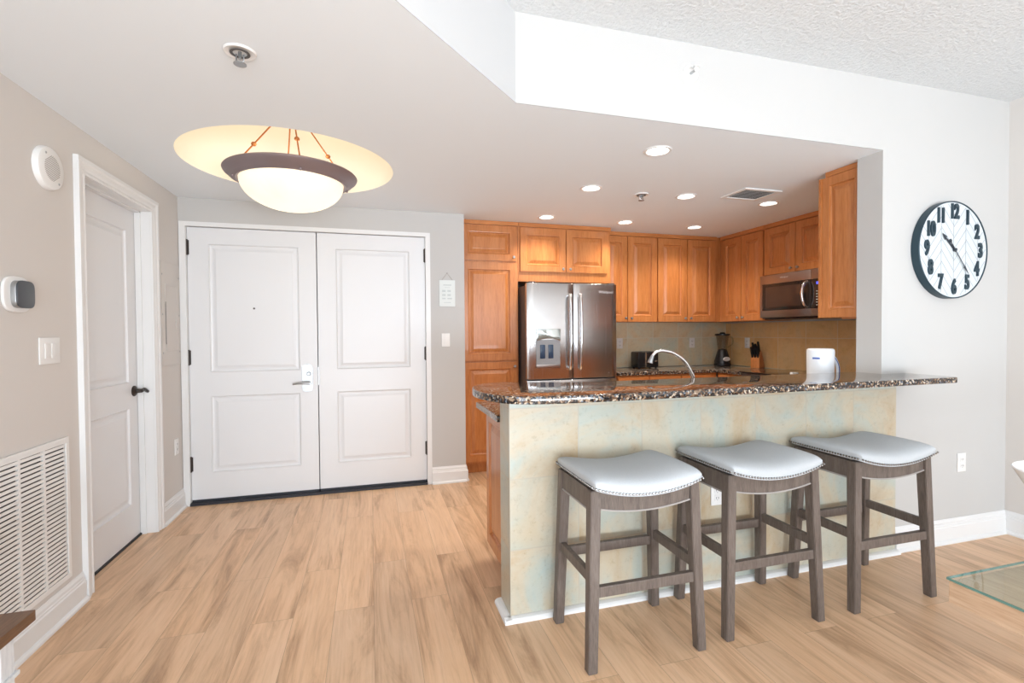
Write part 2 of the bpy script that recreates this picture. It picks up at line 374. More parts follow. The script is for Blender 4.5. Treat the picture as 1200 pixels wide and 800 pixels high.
# ------------------------------------------------------------------ the shell
box('floor', (-1.7, 4.3, YB - .1, 5.1, -.12, 0), M_floor)['kind'] = 'structure'
bpy.data.objects['floor']['label'] = 'light oak plank floor running towards the entry doors'
DY0, DY1, DZ = 2.99, 3.78, 2.13                    # interior door opening
bm = B()
WY0, WY1 = -2.8, -.6
bx(bm, XL - .16, XL, WY1, DY0, 0, ZH); bx(bm, XL - .16, XL, DY1, YD + .2, 0, ZH); bx(bm, XL - .16, XL, DY0, DY1, DZ, ZH)
bx(bm, XL - .16, XL, YB, WY0, 0, ZH); bx(bm, XL - .16, XL, WY0, WY1, 0, .15); bx(bm, XL - .16, XL, WY0, WY1, 2.45, ZH)
bx(bm, XL - .17, XL - .13, DY0 - .05, DY1 + .05, 0, DZ)
struct('wall_left', bm, M_wall, 'greige wall on the left holding the panelled interior door')
bm = B(); bx(bm, XL, .50, YD, YD + .2, 2.178, ZC + .1); bx(bm, .50, .80, YD, KB, 0, ZC + .1); bx(bm, XL, .5, YD + .09, YD + .2, 0, 2.2)
struct('wall_entry', bm, M_wall2, 'wall around the double entry doors')
bm = B(); bx(bm, .80, KR + .15, KB, KB + .12, 0, ZC + .1); struct('wall_back', bm, M_wall2, 'kitchen back wall behind the cabinets')
bm = B(); bx(bm, KR, KR + .12, YC + .155, KB, 0, ZC + .1); struct('wall_kitchen_side', bm, M_wall2, 'kitchen side wall behind the microwave run')
bm = B(); bx(bm, 2.863, XR + .2, YC, YC + .155, 0, ZC + .002); bx(bm, .645, XR + .2, YC, YC + .155, ZC + .002, ZH + .05)
struct('wall_clock', bm, M_wall2, 'wall carrying the clock with the soffit above the kitchen opening')
# diagonal soffit face
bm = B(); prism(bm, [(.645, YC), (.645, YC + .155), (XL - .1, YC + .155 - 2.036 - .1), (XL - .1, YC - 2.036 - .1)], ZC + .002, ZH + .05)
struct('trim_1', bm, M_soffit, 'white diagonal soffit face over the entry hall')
bm = B(); bx(bm, XR, XR + .15, YB, YC + .01, 0, ZH); struct('wall_right', bm, M_wall, 'greige wall at the right edge beyond the clock')
bm = B()
bx(bm, XL - .2, -.9, YB - .12, YB, 0, ZH); bx(bm, 3.4, XR + .1, YB - .12, YB, 0, ZH); bx(bm, -.9, 3.4, YB - .12, YB, 2.5, ZH); bx(bm, -.9, 3.4, YB - .12, YB, 0, .12)
struct('wall_rear', bm, M_wall2, 'wall behind the camera around the glazed doors')
# windows behind the camera
def window(name, label, horiz, a0, a1, z0, z1, at, nm):
    bm = B(); t = .05
    def bb(p0, p1, q0, q1, d=.05):
        if horiz: bx(bm, p0, p1, at - d, at, q0, q1)
        else: bx(bm, at - d, at, p0, p1, q0, q1)
    bb(a0, a1, z0, z0 + t); bb(a0, a1, z1 - t, z1)
    for k in range(nm + 1):
        p = a0 + (a1 - a0 - t) * k / nm; bb(p, p + t, z0 + t, z1 - t)
    w = struct(name, bm, M_white, label)
    bm = B()
    if horiz: bx(bm, a0 + t, a1 - t, at - .028, at - .022, z0 + t, z1 - t)
    else: bx(bm, at - .028, at - .022, a0 + t, a1 - t, z0 + t, z1 - t)
    obj('pane', bm, M_glass, w)
window('window_1', 'white framed sliding glass doors behind the camera', True, -.9, 3.4, .12, 2.5, YB - .03, 4)
window('window_2', 'white framed window on the left wall behind the camera', False, WY0, WY1, .15, 2.45, XL - .06, 2)

# low ceiling with the round recess
DCX, DCY, DR = -.453, 3.312, .607
def tri_fill(outer, holes, z):
    bm = B(); E_ = []
    for loop in [outer] + holes:
        vs = [bm.verts.new((x, y, z)) for x, y in loop]
        for i in range(len(vs)): E_.append(bm.edges.new((vs[i], vs[(i + 1) % len(vs)])))
    bmesh.ops.triangle_fill(bm, edges=E_, use_beauty=True)
    for f in bm.faces:
        if f.normal.z > 0: f.normal_flip()
    return bm
hole = [(DCX + DR * math.cos(2 * PI * i / 96), DCY + DR * math.sin(2 * PI * i / 96)) for i in range(96)]
CANS = [(1.60, 2.49), (1.545, 3.26), (1.54, 4.18), (2.35, 3.27), (2.34, 4.19), (3.14, 3.28), (3.13, 4.22)]
chole = [[(x + .062 * math.cos(2 * PI * i / 32), y + .062 * math.sin(2 * PI * i / 32)) for i in range(32)] for x, y in CANS]
bm = tri_fill([(XL - .1, YC - 2.036 - .1), (.645, YC), (KR + .1, YC), (KR + .1, KB + .1), (XL - .1, KB + .1)], [hole] + chole, ZC)
struct('ceiling', bm, M_ceil, 'low smooth ceiling over the hall and kitchen')
bm = B()
prof = [(DR, ZC)] + [(DR * math.cos(a), ZC + .02 + .43 * math.sin(a)) for a in [PI / 2 * k / 20 for k in range(21)]]
F = lathe(bm, prof, (DCX, DCY, 0), 96)
for f in bm.faces: f.normal_flip() if (f.calc_center_median() - Vector((DCX, DCY, ZC))).dot(f.normal) > 0 else None
struct('ceiling_dome', bm, M_dome, 'round dome with painted-in lamp warmth, recessed into the hall ceiling', smooth=True)
bm = B(); bx(bm, XL - .2, XR + .2, YB - .2, YC + .16, ZH, ZH + .08); struct('ceiling_high', bm, M_pop, 'high popcorn textured ceiling over the living side')

# baseboards
BP = [(0, 0), (.030, 0), (.030, .010), (.024, .018), (.017, .022), (.017, .098), (.013, .104), (.013, .112), (.010, .116), (.010, .128), (.005, .138), (.003, .145), (0, .145)]
def baseboard(name, axis, n0, n1, wall, sgn, label):
    bm = B()
    prism(bm, [(wall + sgn * a, b) for a, b in BP], n0, n1, axis); return struct(name, bm, M_white, label)
baseboard('baseboard_left', 'y', YB, DY0 - .08, XL, 1, 'white baseboard left of the interior door')
baseboard('baseboard_left_far', 'y', DY1 + .08, YD + .06, XL, 1, 'white baseboard between the interior door and the entry doors')
bm = B(); prism(bm, [(YD - a, b) for a, b in BP], .502, .800, 'x'); prism(bm, [(.8 + a, b) for a, b in BP], YD, 4.44, 'y'); bx(bm, .8, .816, YD - .016, YD, 0, .098)
struct('baseboard_entry', bm, M_white, 'white baseboard between entry doors and pantry')
bm = B(); prism(bm, [(YC - a, b) for a, b in BP], 2.972, XR, 'x'); struct('baseboard_clock', bm, M_white, 'white baseboard under the clock wall')
baseboard('baseboard_right', 'y', YB, YC, XR, -1, 'white baseboard on the right wall')

# ------------------------------------------------------------------ doors
ENT = [(.0, .0), (.004, .003), (.012, -.002), (.018, -.010), (.030, -.012), (.045, -.010), (.062, -.003)]
INTP = [(.004, .002), (.010, -.008), (.020, -.011), (.032, -.010), (.052, -.003)]
bm = B()
bx(bm, XL + .004, -1.343, YD - .004, YD + .09, 0, 2.176); bx(bm, .462, .502, YD - .004, YD + .09, 0, 2.176); bx(bm, XL + .004, .502, YD - .003, YD + .09, 2.145, 2.178)
struct('trim_2', bm, M_white, 'white frame around the double entry doors')
bm = B(); bx(bm, -1.343, .462, YD - .012, YD + .09, 0, .020); struct('trim_3', bm, M_rubber, 'dark threshold strip under the entry doors')
def entry_leaf(name, x0, x1, label, hx, hs):
    yf = YD + .030; w = x1 - x0
    bm = B(); slab(bm, (x0, yf, .034), (1, 0, 0), (0, 0, 1), (0, -1, 0), w, 2.107, .045, [(.14, w - .13, .205, .805), (.14, w - .13, .985, 1.985)], INTP)
    d = struct(name, bm, M_door, label)
    bm = B(); bx(bm, x0 + .004, x1 - .004, yf - .006, yf + .04, .020, .036); obj('door_sweep', bm, M_rubber, d)
    for z in (1.985, 1.14, .315):
        bm = B(); tube(bm, [(hx, yf - .010, z - .06), (hx, yf - .010, z + .06)], .0085, 10); bx(bm, hx - .014, hx + .014, yf - .006, yf + .0, z - .055, z + .055)
        obj('hinge', bm, M_bronze, d, True)
    return d
d1 = entry_leaf('door_1', -1.341, -.421, 'left white two-panel leaf of the double entry doors, with lever', -1.343, 1)
d2 = entry_leaf('door_2', -.413, .460, 'right white two-panel leaf of the double entry doors', .461, -1)
yf = YD + .030
bm = B(); prism(bm, [(-.541 + .0, .865), (-.541, 1.045), (-.53, 1.062), (-.50, 1.07), (-.47, 1.062), (-.459, 1.045), (-.459, .865), (-.47, .848), (-.50, .842), (-.53, .848)], yf - .008, yf, 'y')
hp = obj('lock_plate', bm, M_nickel, d1, label='satin nickel escutcheon plate')
bm = B(); tube(bm, [(-.482, yf - .008, .915), (-.482, yf - .055, .915)], .012, 12); tube(bm, spline([(-.478, yf - .055, .917), (-.53, yf - .06, .92), (-.57, yf - .06, .918), (-.605, yf - .055, .912)], 5), [.012 - .0004 * i for i in range(16)], 12)
obj('lever', bm, M_nickel, hp, True)
bm = B(); lathe(bm, [(0, -.014), (.012, -.014), (.016, -.009), (.016, 0)], (-.488, yf - .008, .99), 20, 'y'); obj('thumb_turn', bm, M_nickel, hp, True)
bm = B(); lathe(bm, [(0, -.004), (.007, -.004), (.008, 0)], (-.885, yf, 1.52), 16, 'y'); obj('peephole', bm, M_greyslot, d1, True)
bm = B(); bx(bm, -.419, -.410, yf - .006, yf + .01, .895, 1.045, .001); obj('strike_plate', bm, M_nickel, d2)

# interior door in the left wall
xs = -1.478
bm = B(); w = DY1 - DY0 - .012
slab(bm, (xs, DY0 + .006, .012), (0, 1, 0), (0, 0, 1), (1, 0, 0), w, DZ - .02, .035, [(.12, w - .12, .22, .84), (.12, w - .12, 1.0, 1.97)], INTP)
d3 = struct('door_3', bm, M_door, 'white two-panel interior door in the left wall with dark lever')
hy, hz = DY1 - .062, .955
bm = B(); lathe(bm, [(.034, 0), (.034, .006), (.026, .013), (.014, .018), (.012, .045)], (xs, hy, hz), 24, 'x'); 
tube(bm, spline([(xs + .045, hy - .01, hz), (xs + .052, hy + .02, hz + .006), (xs + .055, hy + .05, hz - .008), (xs + .055, hy + .085, hz - .014), (xs + .052, hy + .105, hz - .002)], 5), [.012, .012, .011, .011, .011, .011, .0105, .0105, .010, .010, .010, .010, .010, .011, .012, .012, .012, .012, .012, .012, .008], 12)
obj('lever', bm, M_bronze, d3, True, label='dark bronze lever handle')
bm = B(); bx(bm, XL - .13, xs + .01, DY0, DY1, -.0, .011); obj('gap_shade', bm, M_rubber, d3)  # dark strip standing in for the shade under the door
# jambs + casing
bm = B()
bx(bm, XL - .13, XL + .001, DY0 - .001, DY0 + .004, 0, DZ); bx(bm, XL - .13, XL + .001, DY1 - .004, DY1, 0, DZ); bx(bm, XL - .13, XL + .001, DY0, DY1, DZ - .004, DZ)
bx(bm, xs + .001, xs + .035, DY0 + .004, DY0 + .014, 0, DZ - .004); bx(bm, xs + .002, xs + .035, DY1 - .014, DY1 - .004, 0, DZ - .004); bx(bm, xs + .002, xs + .035, DY0, DY1, DZ - .014, DZ - .004)
CP = [(0, 0), (.012, 0), (.015, .01), (.010, .022), (.016, .034), (.018, .05), (.024, .06), (.024, .078), (.0, .08)]
prism(bm, [(XL + a, DY0 - b + .002) for a, b in CP], 0, DZ + .075, 'z'); prism(bm, [(XL + a, DY1 + b - .002) for a, b in CP], 0, DZ + .075, 'z')
prism(bm, [(XL + a * 1.02 + .0002, DZ + b - .002) for a, b in CP], DY0 - .0785, DY1 + .0785, 'y')
struct('trim_4', bm, M_white, 'white moulded casing around the interior door')

# ------------------------------------------------------------------ peninsula
bm = B(); bx(bm, .61, 2.862, YC + .002, YC + .155, 0, 1.026); struct('wall_peninsula', bm, M_wall2, 'half wall behind the tile facing of the breakfast bar')
bm = B(); bx(bm, .60, 2.968, YC - .010, YC + .001, 0.0, 1.027); o = struct('trim_5', bm, M_tileF, 'large stone tiles facing the breakfast bar')
bm = B(); bx(bm, .60, .6095, YC + .0015, YC + .155, 0, 1.027); struct('trim_6', bm, M_tileS, 'stone tiles on the end of the breakfast bar')
bm = B()
QP = [(0, 0), (.034, 0), (.032, .010), (.024, .018), (.010, .021), (0, .021)]
prism(bm, [(YC - .0105 - a, b) for a, b in QP], .566, 2.97, 'x'); prism(bm, [(.5995 - a, b) for a, b in QP], YC - .045, YC + .155, 'y')
struct('baseboard_bar', bm, M_white, 'low white shoe moulding round the breakfast bar')

# bar top
front = spline([(.70, 2.44), (.60, 2.455), (.52, 2.40), (.465, 2.30), (.444, 2.19), (.452, 2.07), (.485, 1.96), (.55, 1.885), (.65, 1.845), (.80, 1.832), (1.1, 1.832)][0:], 6) if False else None
ctrl = [(1.15, 2.305, 0), (.90, 2.36, 0), (.74, 2.425, 0), (.62, 2.45, 0), (.535, 2.41, 0), (.475, 2.32, 0), (.446, 2.19, 0), (.455, 2.07, 0), (.490, 1.96, 0), (.55, 1.888, 0), (.66, 1.848, 0), (.85, 1.832, 0), (1.2, 1.832, 0)]
out = [(p.x, p.y) for p in spline(ctrl, 5)] + [(2.3, 1.845), (3.03, 1.86), (3.045, 1.875), (3.055, YC - .002), (2.861, YC - .002), (2.861, 2.305)]
bm = B(); prism(bm, out, 1.028, 1.060, 'z', bev=.0045)
ct = obj('bar_countertop', bm, M_gran, None, True)
tag(ct, 'brown speckled granite bar top with rounded left end, above the three stools', 'countertop')

# ------------------------------------------------------------------ cabinets
CAB = [(.003, .002), (.008, .001), (.012, -.010), (.016, -.013), (.023, -.013), (.050, -.002), (.053, -.0015)]
def knob(parent, p, n):
    bm = B(); ax = 'y' if abs(n[1]) > .5 else 'x'; s = n[1] if ax == 'y' else n[0]
    lathe(bm, [(.006, 0), (.006, s * .012), (.0125, s * .018), (.014, s * .024), (.010, s * .030), (0, s * .031)], p, 16, ax)
    obj('knob', bm, M_nickel, parent, True)
def cab_door(parent, name, x0, x1, z0, z1, y, k=None, facing='-y', fw=.058, mt=None):
    """overlay door; y is the cabinet face plane, door 20 mm proud"""
    t = .019; bm = B(); w, h = x1 - x0, z1 - z0
    f = min(fw, w * .27, h * .3)
    pf = CAB if min(w, h) > .22 else [(a * .45, b) for a, b in CAB]
    if facing == '-y': slab(bm, (x0, y - t, z0), (1, 0, 0), (0, 0, 1), (0, -1, 0), w, h, t, [(f, w - f, f, h - f)], pf)
    elif facing == '-x': slab(bm, (y - t, x1, z0), (0, -1, 0), (0, 0, 1), (-1, 0, 0), w, h, t, [(f, w - f, f, h - f)], pf)
    elif facing == '+y': slab(bm, (x1, y + t, z0), (-1, 0, 0), (0, 0, 1), (0, 1, 0), w, h, t, [(f, w - f, f, h - f)], pf)
    elif facing == '+x': slab(bm, (y + t, x0, z0), (0, 1, 0), (0, 0, 1), (1, 0, 0), w, h, t, [(f, w - f, f, h - f)], pf)
    d = obj(name, bm, mt or M_maple, parent)
    if k:
        if facing == '-y': knob(d, (k[0], y - t, k[1]), (0, -1, 0))
        elif facing == '-x': knob(d, (y - t, k[0], k[1]), (-1, 0, 0))
        elif facing == '+y': knob(d, (k[0], y + t, k[1]), (0, 1, 0))
    return d
YP = 4.46
ZT = ZC - .002
# pantry
t = thing('pantry_cabinet', 'tall honey maple pantry cabinet with three stacked doors beside the refrigerator', 'cabinet', (1.075, 4.7, 0))
box('body', (.803, 1.350, YP, KB - .003, .09, ZT), M_maple, t); box('toe_kick', (.803, 1.350, YP + .045, YP + .065, 0, .09), M_maple, t)
box('crown', (.803, 1.350, YP - .022, YP, 2.318, ZT), M_mapleH, t)
cab_door(t, 'door', .808, 1.332, 1.985, 2.312, YP, (1.302, 2.022))
cab_door(t, 'door', .808, 1.332, 1.055, 1.968, YP, (1.304, 1.945) if False else None)
cab_door(t, 'door', .808, 1.332, .115, 1.040, YP, (1.304, .995))
# cabinet over the fridge
t = thing('fridge_cabinet', 'honey maple cabinet with two doors above the refrigerator', 'cabinet', (1.83, 4.7, 1.80))
box('body', (1.353, 2.318, YP, KB - .003, 1.80, ZT), M_maple, t); box('side_panel', (2.29, 2.318, YP, KB - .003, 0, 1.80), M_maple, t)
box('crown', (1.353, 2.318, YP - .022, YP, 2.318, ZT), M_mapleH, t)
cab_door(t, 'door', 1.372, 1.832, 1.895, 2.305, YP, (1.800, 1.925)); cab_door(t, 'door', 1.842, 2.285, 1.895, 2.305, YP, (1.874, 1.925))
# wall cabinets, back wall
YU = 4.62
def crown(t, a): box('crown', a, M_mapleH, t)
t = thing('wall_cabinet', 'maple wall cabinet next to the refrigerator, left one of the back wall, over the toaster', 'cabinet', (2.62, 4.78, 1.415))
box('body', (2.32, 2.952, YU, KB - .003, 1.415, ZT), M_maple, t); crown(t, (2.32, 2.952, YU - .022, YU, 2.315, ZT))
cab_door(t, 'door', 2.325, 2.592, 1.420, 2.308, YU, (2.566, 1.455)); cab_door(t, 'door', 2.600, 2.946, 1.420, 2.308, YU, (2.634, 1.455))
t = thing('wall_cabinet', 'maple two-door wall cabinet on the back wall nearest the corner, right of centre', 'cabinet', (3.33, 4.78, 1.415))
box('body', (2.954, 3.70, YU, KB - .003, 1.415, ZT), M_maple, t); crown(t, (2.954, 3.70, YU - .022, YU, 2.315, ZT))
cab_door(t, 'door', 2.960, 3.318, 1.420, 2.308, YU, (3.290, 1.455)); cab_door(t, 'door', 3.326, 3.685, 1.420, 2.308, YU, (3.360, 1.455))
XU = 3.765
t = thing('wall_cabinet', 'maple two-door wall cabinet on the side wall between corner and microwave', 'cabinet', (3.93, 4.3, 1.415))
box('body', (XU, KR - .003, 3.975, KB - .003, 1.415, ZT), M_maple, t); box('filler', (3.702, XU, YU + .001, YU + .02, 1.415, ZT), M_maple, t); crown(t, (XU - .022, XU, 3.975, YU - .025, 2.315, ZT))
cab_door(t, 'door', 4.285, 4.575, 1.420, 2.308, XU, (4.318, 1.455), '-x'); cab_door(t, 'door', 3.985, 4.277, 1.420, 2.308, XU, (4.245, 1.455), '-x')
t = thing('wall_cabinet', 'short maple two-door wall cabinet directly above the microwave', 'cabinet', (3.93, 3.59, 1.86))
box('body', (XU, KR - .003, 3.212, 3.972, 1.852, ZT), M_maple, t); crown(t, (XU - .022, XU, 3.212, 3.972, 2.315, ZT))
cab_door(t, 'door', 3.602, 3.964, 1.858, 2.308, XU, (3.635, 1.893), '-x'); cab_door(t, 'door', 3.222, 3.594, 1.858, 2.308, XU, (3.562, 1.893), '-x')
t = thing('wall_cabinet', 'maple wall cabinet with raised end panel beside the white column, right end of kitchen', 'cabinet', (3.3, 2.43, 1.40))
box('body', (2.924, 3.70, YC + .158, 2.575, 1.405, 2.325), M_maple, t)
bm = B(); w = .272; slab(bm, (2.904, 2.575, 1.400), (0, -1, 0), (0, 0, 1), (-1, 0, 0), w, .922, .017, [(.045, w - .038, .05, .872)], CAB); obj('end_panel', bm, M_maple, t)
box('crown', (2.900, 3.70, YC + .158, 2.548, 2.323, ZT), M_mapleH, t)
cab_door(t, 'door', 2.896, 3.29, 1.400, 2.322, 2.576, (3.26, 1.44), '+y'); cab_door(t, 'door', 3.298, 3.695, 1.400, 2.322, 2.576, (3.33, 1.44), '+y')
box('light_rail', (2.93, 3.69, 2.33, 2.45, 1.388, 1.404), M_mapleH, t)

# base cabinets
def base_cab(label, x0, x1, y0, y1, facing, cols, end=None):
    t = thing('base_cabinet', label, 'cabinet', ((x0 + x1) / 2, (y0 + y1) / 2, 0))
    tk = .06
    if facing == '-y': box('body', (x0, x1, y0, y1, .1, .878), M_maple, t); box('toe_kick', (x0, x1, y0 + tk, y0 + tk + .02, 0, .1), M_maple, t)
    elif facing == '-x': box('body', (x0, x1, y0, y1, .1, .878), M_maple, t); box('toe_kick', (x0 + tk, x0 + tk + .02, y0, y1, 0, .1), M_maple, t)
    else: box('body', (x0, x1, y0, y1, .1, .878), M_maple, t); box('toe_kick', (x0 + .05, x1, y0, y1 - .06, 0, .1), M_maple, t)
    for a0, a1 in cols:
        c = (a0 + a1) / 2; pl = {'-y': y0, '-x': x0, '+y': y1}[facing]
        cab_door(t, 'drawer', a0, a1, .715, .862, pl, (c, .80), facing, mt=M_mapleH); cab_door(t, 'door', a0, a1, .115, .705, pl, (a1 - .03, .66), facing)
    return t
base_cab('maple base cabinet right of the refrigerator, left one under the back counter', 2.32, 2.672, 4.33, KB - .003, '-y', [(2.327, 2.666)])
base_cab('maple base cabinet under the middle of the back counter', 2.674, 3.044, 4.33, KB - .003, '-y', [(2.680, 3.038)])
base_cab('maple base cabinet under the back counter beside the corner', 3.046, 3.478, 4.33, KB - .003, '-y', [(3.052, 3.405)])
base_cab('maple base cabinet on the side wall between corner and range', 3.495, KR - .003, 3.975, 4.328, '-x', [(3.982, 4.29)])
base_cab('maple base cabinet on the side wall nearest the breakfast bar', 3.495, KR - .003, 2.96, 3.205, '-x', [(2.966, 3.198)])
t = base_cab('maple peninsula cabinet behind the breakfast bar with exposed end panel', .66, 2.86, YC + .158, 2.77, '+y', [(.68, 1.12), (1.13, 1.57), (1.58, 2.0), (2.01, 2.43), (2.44, 2.84)])
bm = B(); w = 2.77 - YC - .158; slab(bm, (.641, 2.77, .1), (0, -1, 0), (0, 0, 1), (-1, 0, 0), w, .778, .018, [(.055, w - .03, .06, .718)], CAB); obj('end_panel', bm, M_maple, t)

# lower granite counter, one U shape
bm = B()
prism(bm, [(.585, YC + .157), (.585, 2.79), (.60, 2.81), (3.47, 2.81), (3.47, 3.208), (KR - .012, 3.208), (KR - .012, YC + .157)], .880, .913, 'z', bev=.004)
prism(bm, [(2.322, 4.305), (3.47, 4.305), (3.47, 3.974), (KR - .012, 3.974), (KR - .012, KB - .012), (2.322, KB - .012)], .880, .913, 'z', bev=.004)
o = obj('kitchen_countertop', bm, M_gran, None, True); tag(o, 'brown granite worktop lining the kitchen walls below the backsplash', 'countertop')
# backsplash
bm = B(); bx(bm, 2.32, KR - .001, KB - .011, KB - .001, .914, 1.413); struct('trim_7', bm, M_tileB, 'stone tile backsplash on the kitchen back wall')
bm = B(); bx(bm, KR - .011, KR - .001, YC + .157, KB - .0115, .914, 1.403 ); struct('trim_8', bm, M_tileR, 'stone tile backsplash on the kitchen side wall')

# ------------------------------------------------------------------ refrigerator
FX0, FX1, FY = 1.366, 2.268, 4.215
t = thing('refrigerator', 'stainless steel french door refrigerator with ice and water dispenser', 'refrigerator', (1.817, 4.55, 0))
bm = B(); bx(bm, FX0 + .002, FX1 - .002, FY + .07, KB - .04, .02, 1.745, .004); obj('cabinet_shell', bm, M_fridgeside, t, True, label='grey brown steel side')
def fdoor(name, x0, x1, z0, z1, bow=.012):
    bm = B(); n = 14; pts = [(x0, FY + .066)]
    cx, hw = (FX0 + FX1) / 2, (FX1 - FX0) / 2
    for i in range(n + 1):
        x = x0 + (x1 - x0) * i / n; e = min(x - x0, x1 - x); rd = .014
        r = 0 if e > rd else (rd - math.sqrt(max(0, rd * rd - (rd - e) ** 2))) * 1
        pts.append((x, FY + r + bow * ((x - cx) / hw) ** 2))
    pts.append((x1, FY + .066)); prism(bm, pts, z0, z1, 'z', bev=.003)
    return obj(name, bm, M_steel, t, True)
mid = 1.817
dl = fdoor('door', FX0, mid - .003, .885, 1.765); dr = fdoor('door', mid + .003, FX1, .885, 1.765); fz = fdoor('freezer_drawer', FX0, FX1, .08, .872)
bm = B(); bx(bm, FX0 + .01, FX1 - .01, FY + .03, FY + .06, .865, .89); obj('seal_strip', bm, M_rubber, t)
for d, x, s in ((dl, mid - .052, -1), (dr, mid + .052, 1)):
    bm = B(); tube(bm, spline([(x, FY - .002, 1.655), (x, FY - .045, 1.63), (x, FY - .058, 1.35), (x, FY - .045, 1.01), (x, FY - .002, .985)], 8), .0165, 14, flat=.8); obj('handle', bm, M_chrome, d, True, label='bowed bright steel handle')
bm = B(); tube(bm, spline([(FX0 + .10, FY + .005, .80), (FX0 + .13, FY - .05, .80), (mid, FY - .06, .80), (FX1 - .13, FY - .05, .80), (FX1 - .10, FY + .005, .80)], 8), .014, 12); obj('handle', bm, M_chrome, fz, True)
# dispenser on the left door
dx0, dx1, dz0, dz1 = 1.447, 1.680, .985, 1.345
bm = B(); bx(bm, dx0, dx1, FY - .006, FY + .01, dz0, dz0 + .035, .003); obj('drip_tray', bm, M_steelH, dl, True)
bm = B(); bx(bm, dx0 + .002, dx1 - .002, FY - .0035, FY + .01, dz0 + .035, 1.245); disp = obj('dispenser_recess', bm, mat('dispenser grey', (.28, .30, .33), .4), dl, label='grey dispenser recess')
for x0 in (dx0 + .035, dx0 + .115): 
    bm = B(); bx(bm, x0, x0 + .048, FY - .008, FY - .003, 1.075, 1.20, .004); obj('paddle', bm, mat('dispenser paddle', (.03, .06, .12), .2), disp, True)
bm = B(); prism(bm, [(dx0, 1.345)] + [(dx0 + (dx1 - dx0) * i / 12, 1.235 + .022 * math.sin(PI * i / 12)) for i in range(13)] + [(dx1, 1.345)], FY - .014, FY + .01, 'y', .002)
obj('control_panel', bm, mat('polished control panel', (.55, .60, .60), .08, .9), dl, True, label='mirror finish control panel')
bm = text_bm('Whirlpool', .036, .001, frameM((2.150, FY + .0035, 1.690), (1, .0, 0), (0, 0, 1), (0, -1, 0))); obj('logo', bm, M_logo, dr)
for x in (FX0 + .05, FX1 - .05): bm = B(); bx(bm, x - .03, x + .03, FY + .02, FY + .10, 1.7655, 1.779, .003); obj('hinge_cover', bm, M_fridgeside, t, True)
for x in (FX0 + .05, FX1 - .05):
    for y in (FY + .12, KB - .1): bm = B(); lathe(bm, [(0.0001, 0), (.02, 0), (.02, .02), (0.0001, .02)], (x, y, 0), 12); obj('foot', bm, M_black, t)

# ------------------------------------------------------------------ microwave
MX, MY0, MY1, MZ0, MZ1 = 3.70, 3.214, 3.970, 1.432, 1.848
t = thing('microwave', 'stainless over-the-range microwave with dark window and curved handle', 'microwave', (3.9, 3.59, MZ0))
bm = B(); bx(bm, MX + .03, KR - .003, MY0, MY1, MZ0, MZ1, .003); obj('case', bm, M_glassblk, t, True)
cy = MY0 + .175
bm = B(); bx(bm, MX, MX + .03, cy, MY1, MZ0 + .008, MZ1, .003); d = obj('door', bm, M_steelH, t, True)
bm = B(); bx(bm, MX - .002, MX + .01, cy + .075 - .075, MY1 - .03, MZ0 + .075, MZ1 - .085, .001); win = obj('door_window', bm, M_glassblk, d, True)
bm = B(); bx(bm, MX - .0035, MX + .005, cy + .10, MY1 - .075, MZ0 + .105, MZ1 - .115, .001); obj('pane', bm, M_mwglass, win, True)
bm = B(); tube(bm, spline([(MX, cy + .035, MZ1 - .10), (MX - .035, cy + .04, MZ1 - .13), (MX - .05, cy + .045, (MZ0 + MZ1) / 2), (MX - .035, cy + .04, MZ0 + .12), (MX, cy + .035, MZ0 + .09)], 8), .013, 12); obj('handle', bm, M_chrome, d, True)
bm = B(); bx(bm, MX + .001, MX + .03, MY0, cy - .002, MZ0 + .008, MZ1, .002); cp = obj('control_panel', bm, M_steelH, t, True)
bm = B(); bx(bm, MX - .001, MX + .01, MY0 + .012, cy - .003, MZ0 + .075, MZ1 - .085, .001); kp = obj('keypad', bm, M_glassblk, cp, True)
bm = B(); bx(bm, MX - .002, MX + .0, MY0 + .045, cy - .055, MZ1 - .135, MZ1 - .112); obj('display', bm, M_bluedisp, kp)
bm = B()
for r in range(6):
    for c in range(3): bx(bm, MX - .0018, MX, MY0 + .045 + c * .030, MY0 + .060 + c * .030, MZ0 + .10 + r * .024, MZ0 + .106 + r * .024)
obj('keys', bm, M_printgrey, kp)
bm = text_bm('Whirlpool', .022, .001, frameM((MX - .0006, (cy + MY1) / 2, MZ1 - .035), (0, -1, 0), (0, 0, 1), (-1, 0, 0))); obj('logo', bm, M_logo, d)
bm = B(); bx(bm, MX + .04, KR - .02, MY0 + .02, MY1 - .02, MZ0 - .012, MZ0 - .0005); obj('bottom_grille', bm, M_black, t)

# range below
t = thing('range', 'black glass cooktop range set into the side counter below the microwave', 'stove', (3.79, 3.59, 0))
bm = B(); bx(bm, 3.48, KR - .015, 3.212, 3.970, .03, .905, .003); obj('body', bm, M_steelH, t, True)
bm = B(); bx(bm, 3.455, KR - .014, 3.205, 3.977, .9135, .922, .003); obj('cooktop', bm, M_glassblk, t, True)
bm = B(); bx(bm, 3.455, 3.479, 3.215, 3.967, .22, .76, .004); d = obj('oven_door', bm, M_steelH, t, True)
bm = B(); bx(bm, 3.452, 3.456, 3.33, 3.85, .33, .62); obj('pane', bm, M_glassblk, d)
bm = B(); tube(bm, [(3.42, 3.27, .70), (3.42, 3.91, .70)], .012, 12)
for y in (3.30, 3.88): tube(bm, [(3.455, y, .70), (3.42, y, .70)], .008, 8)
obj('handle', bm, M_chrome, d, True)
for i in range(4): bm = B(); lathe(bm, [(.022, 0), (.022, -.006), (.018, -.026), (0, -.027)], (3.48, 3.30 + .19 * i, .83), 16, 'x'); obj('knob', bm, M_black, t, True)
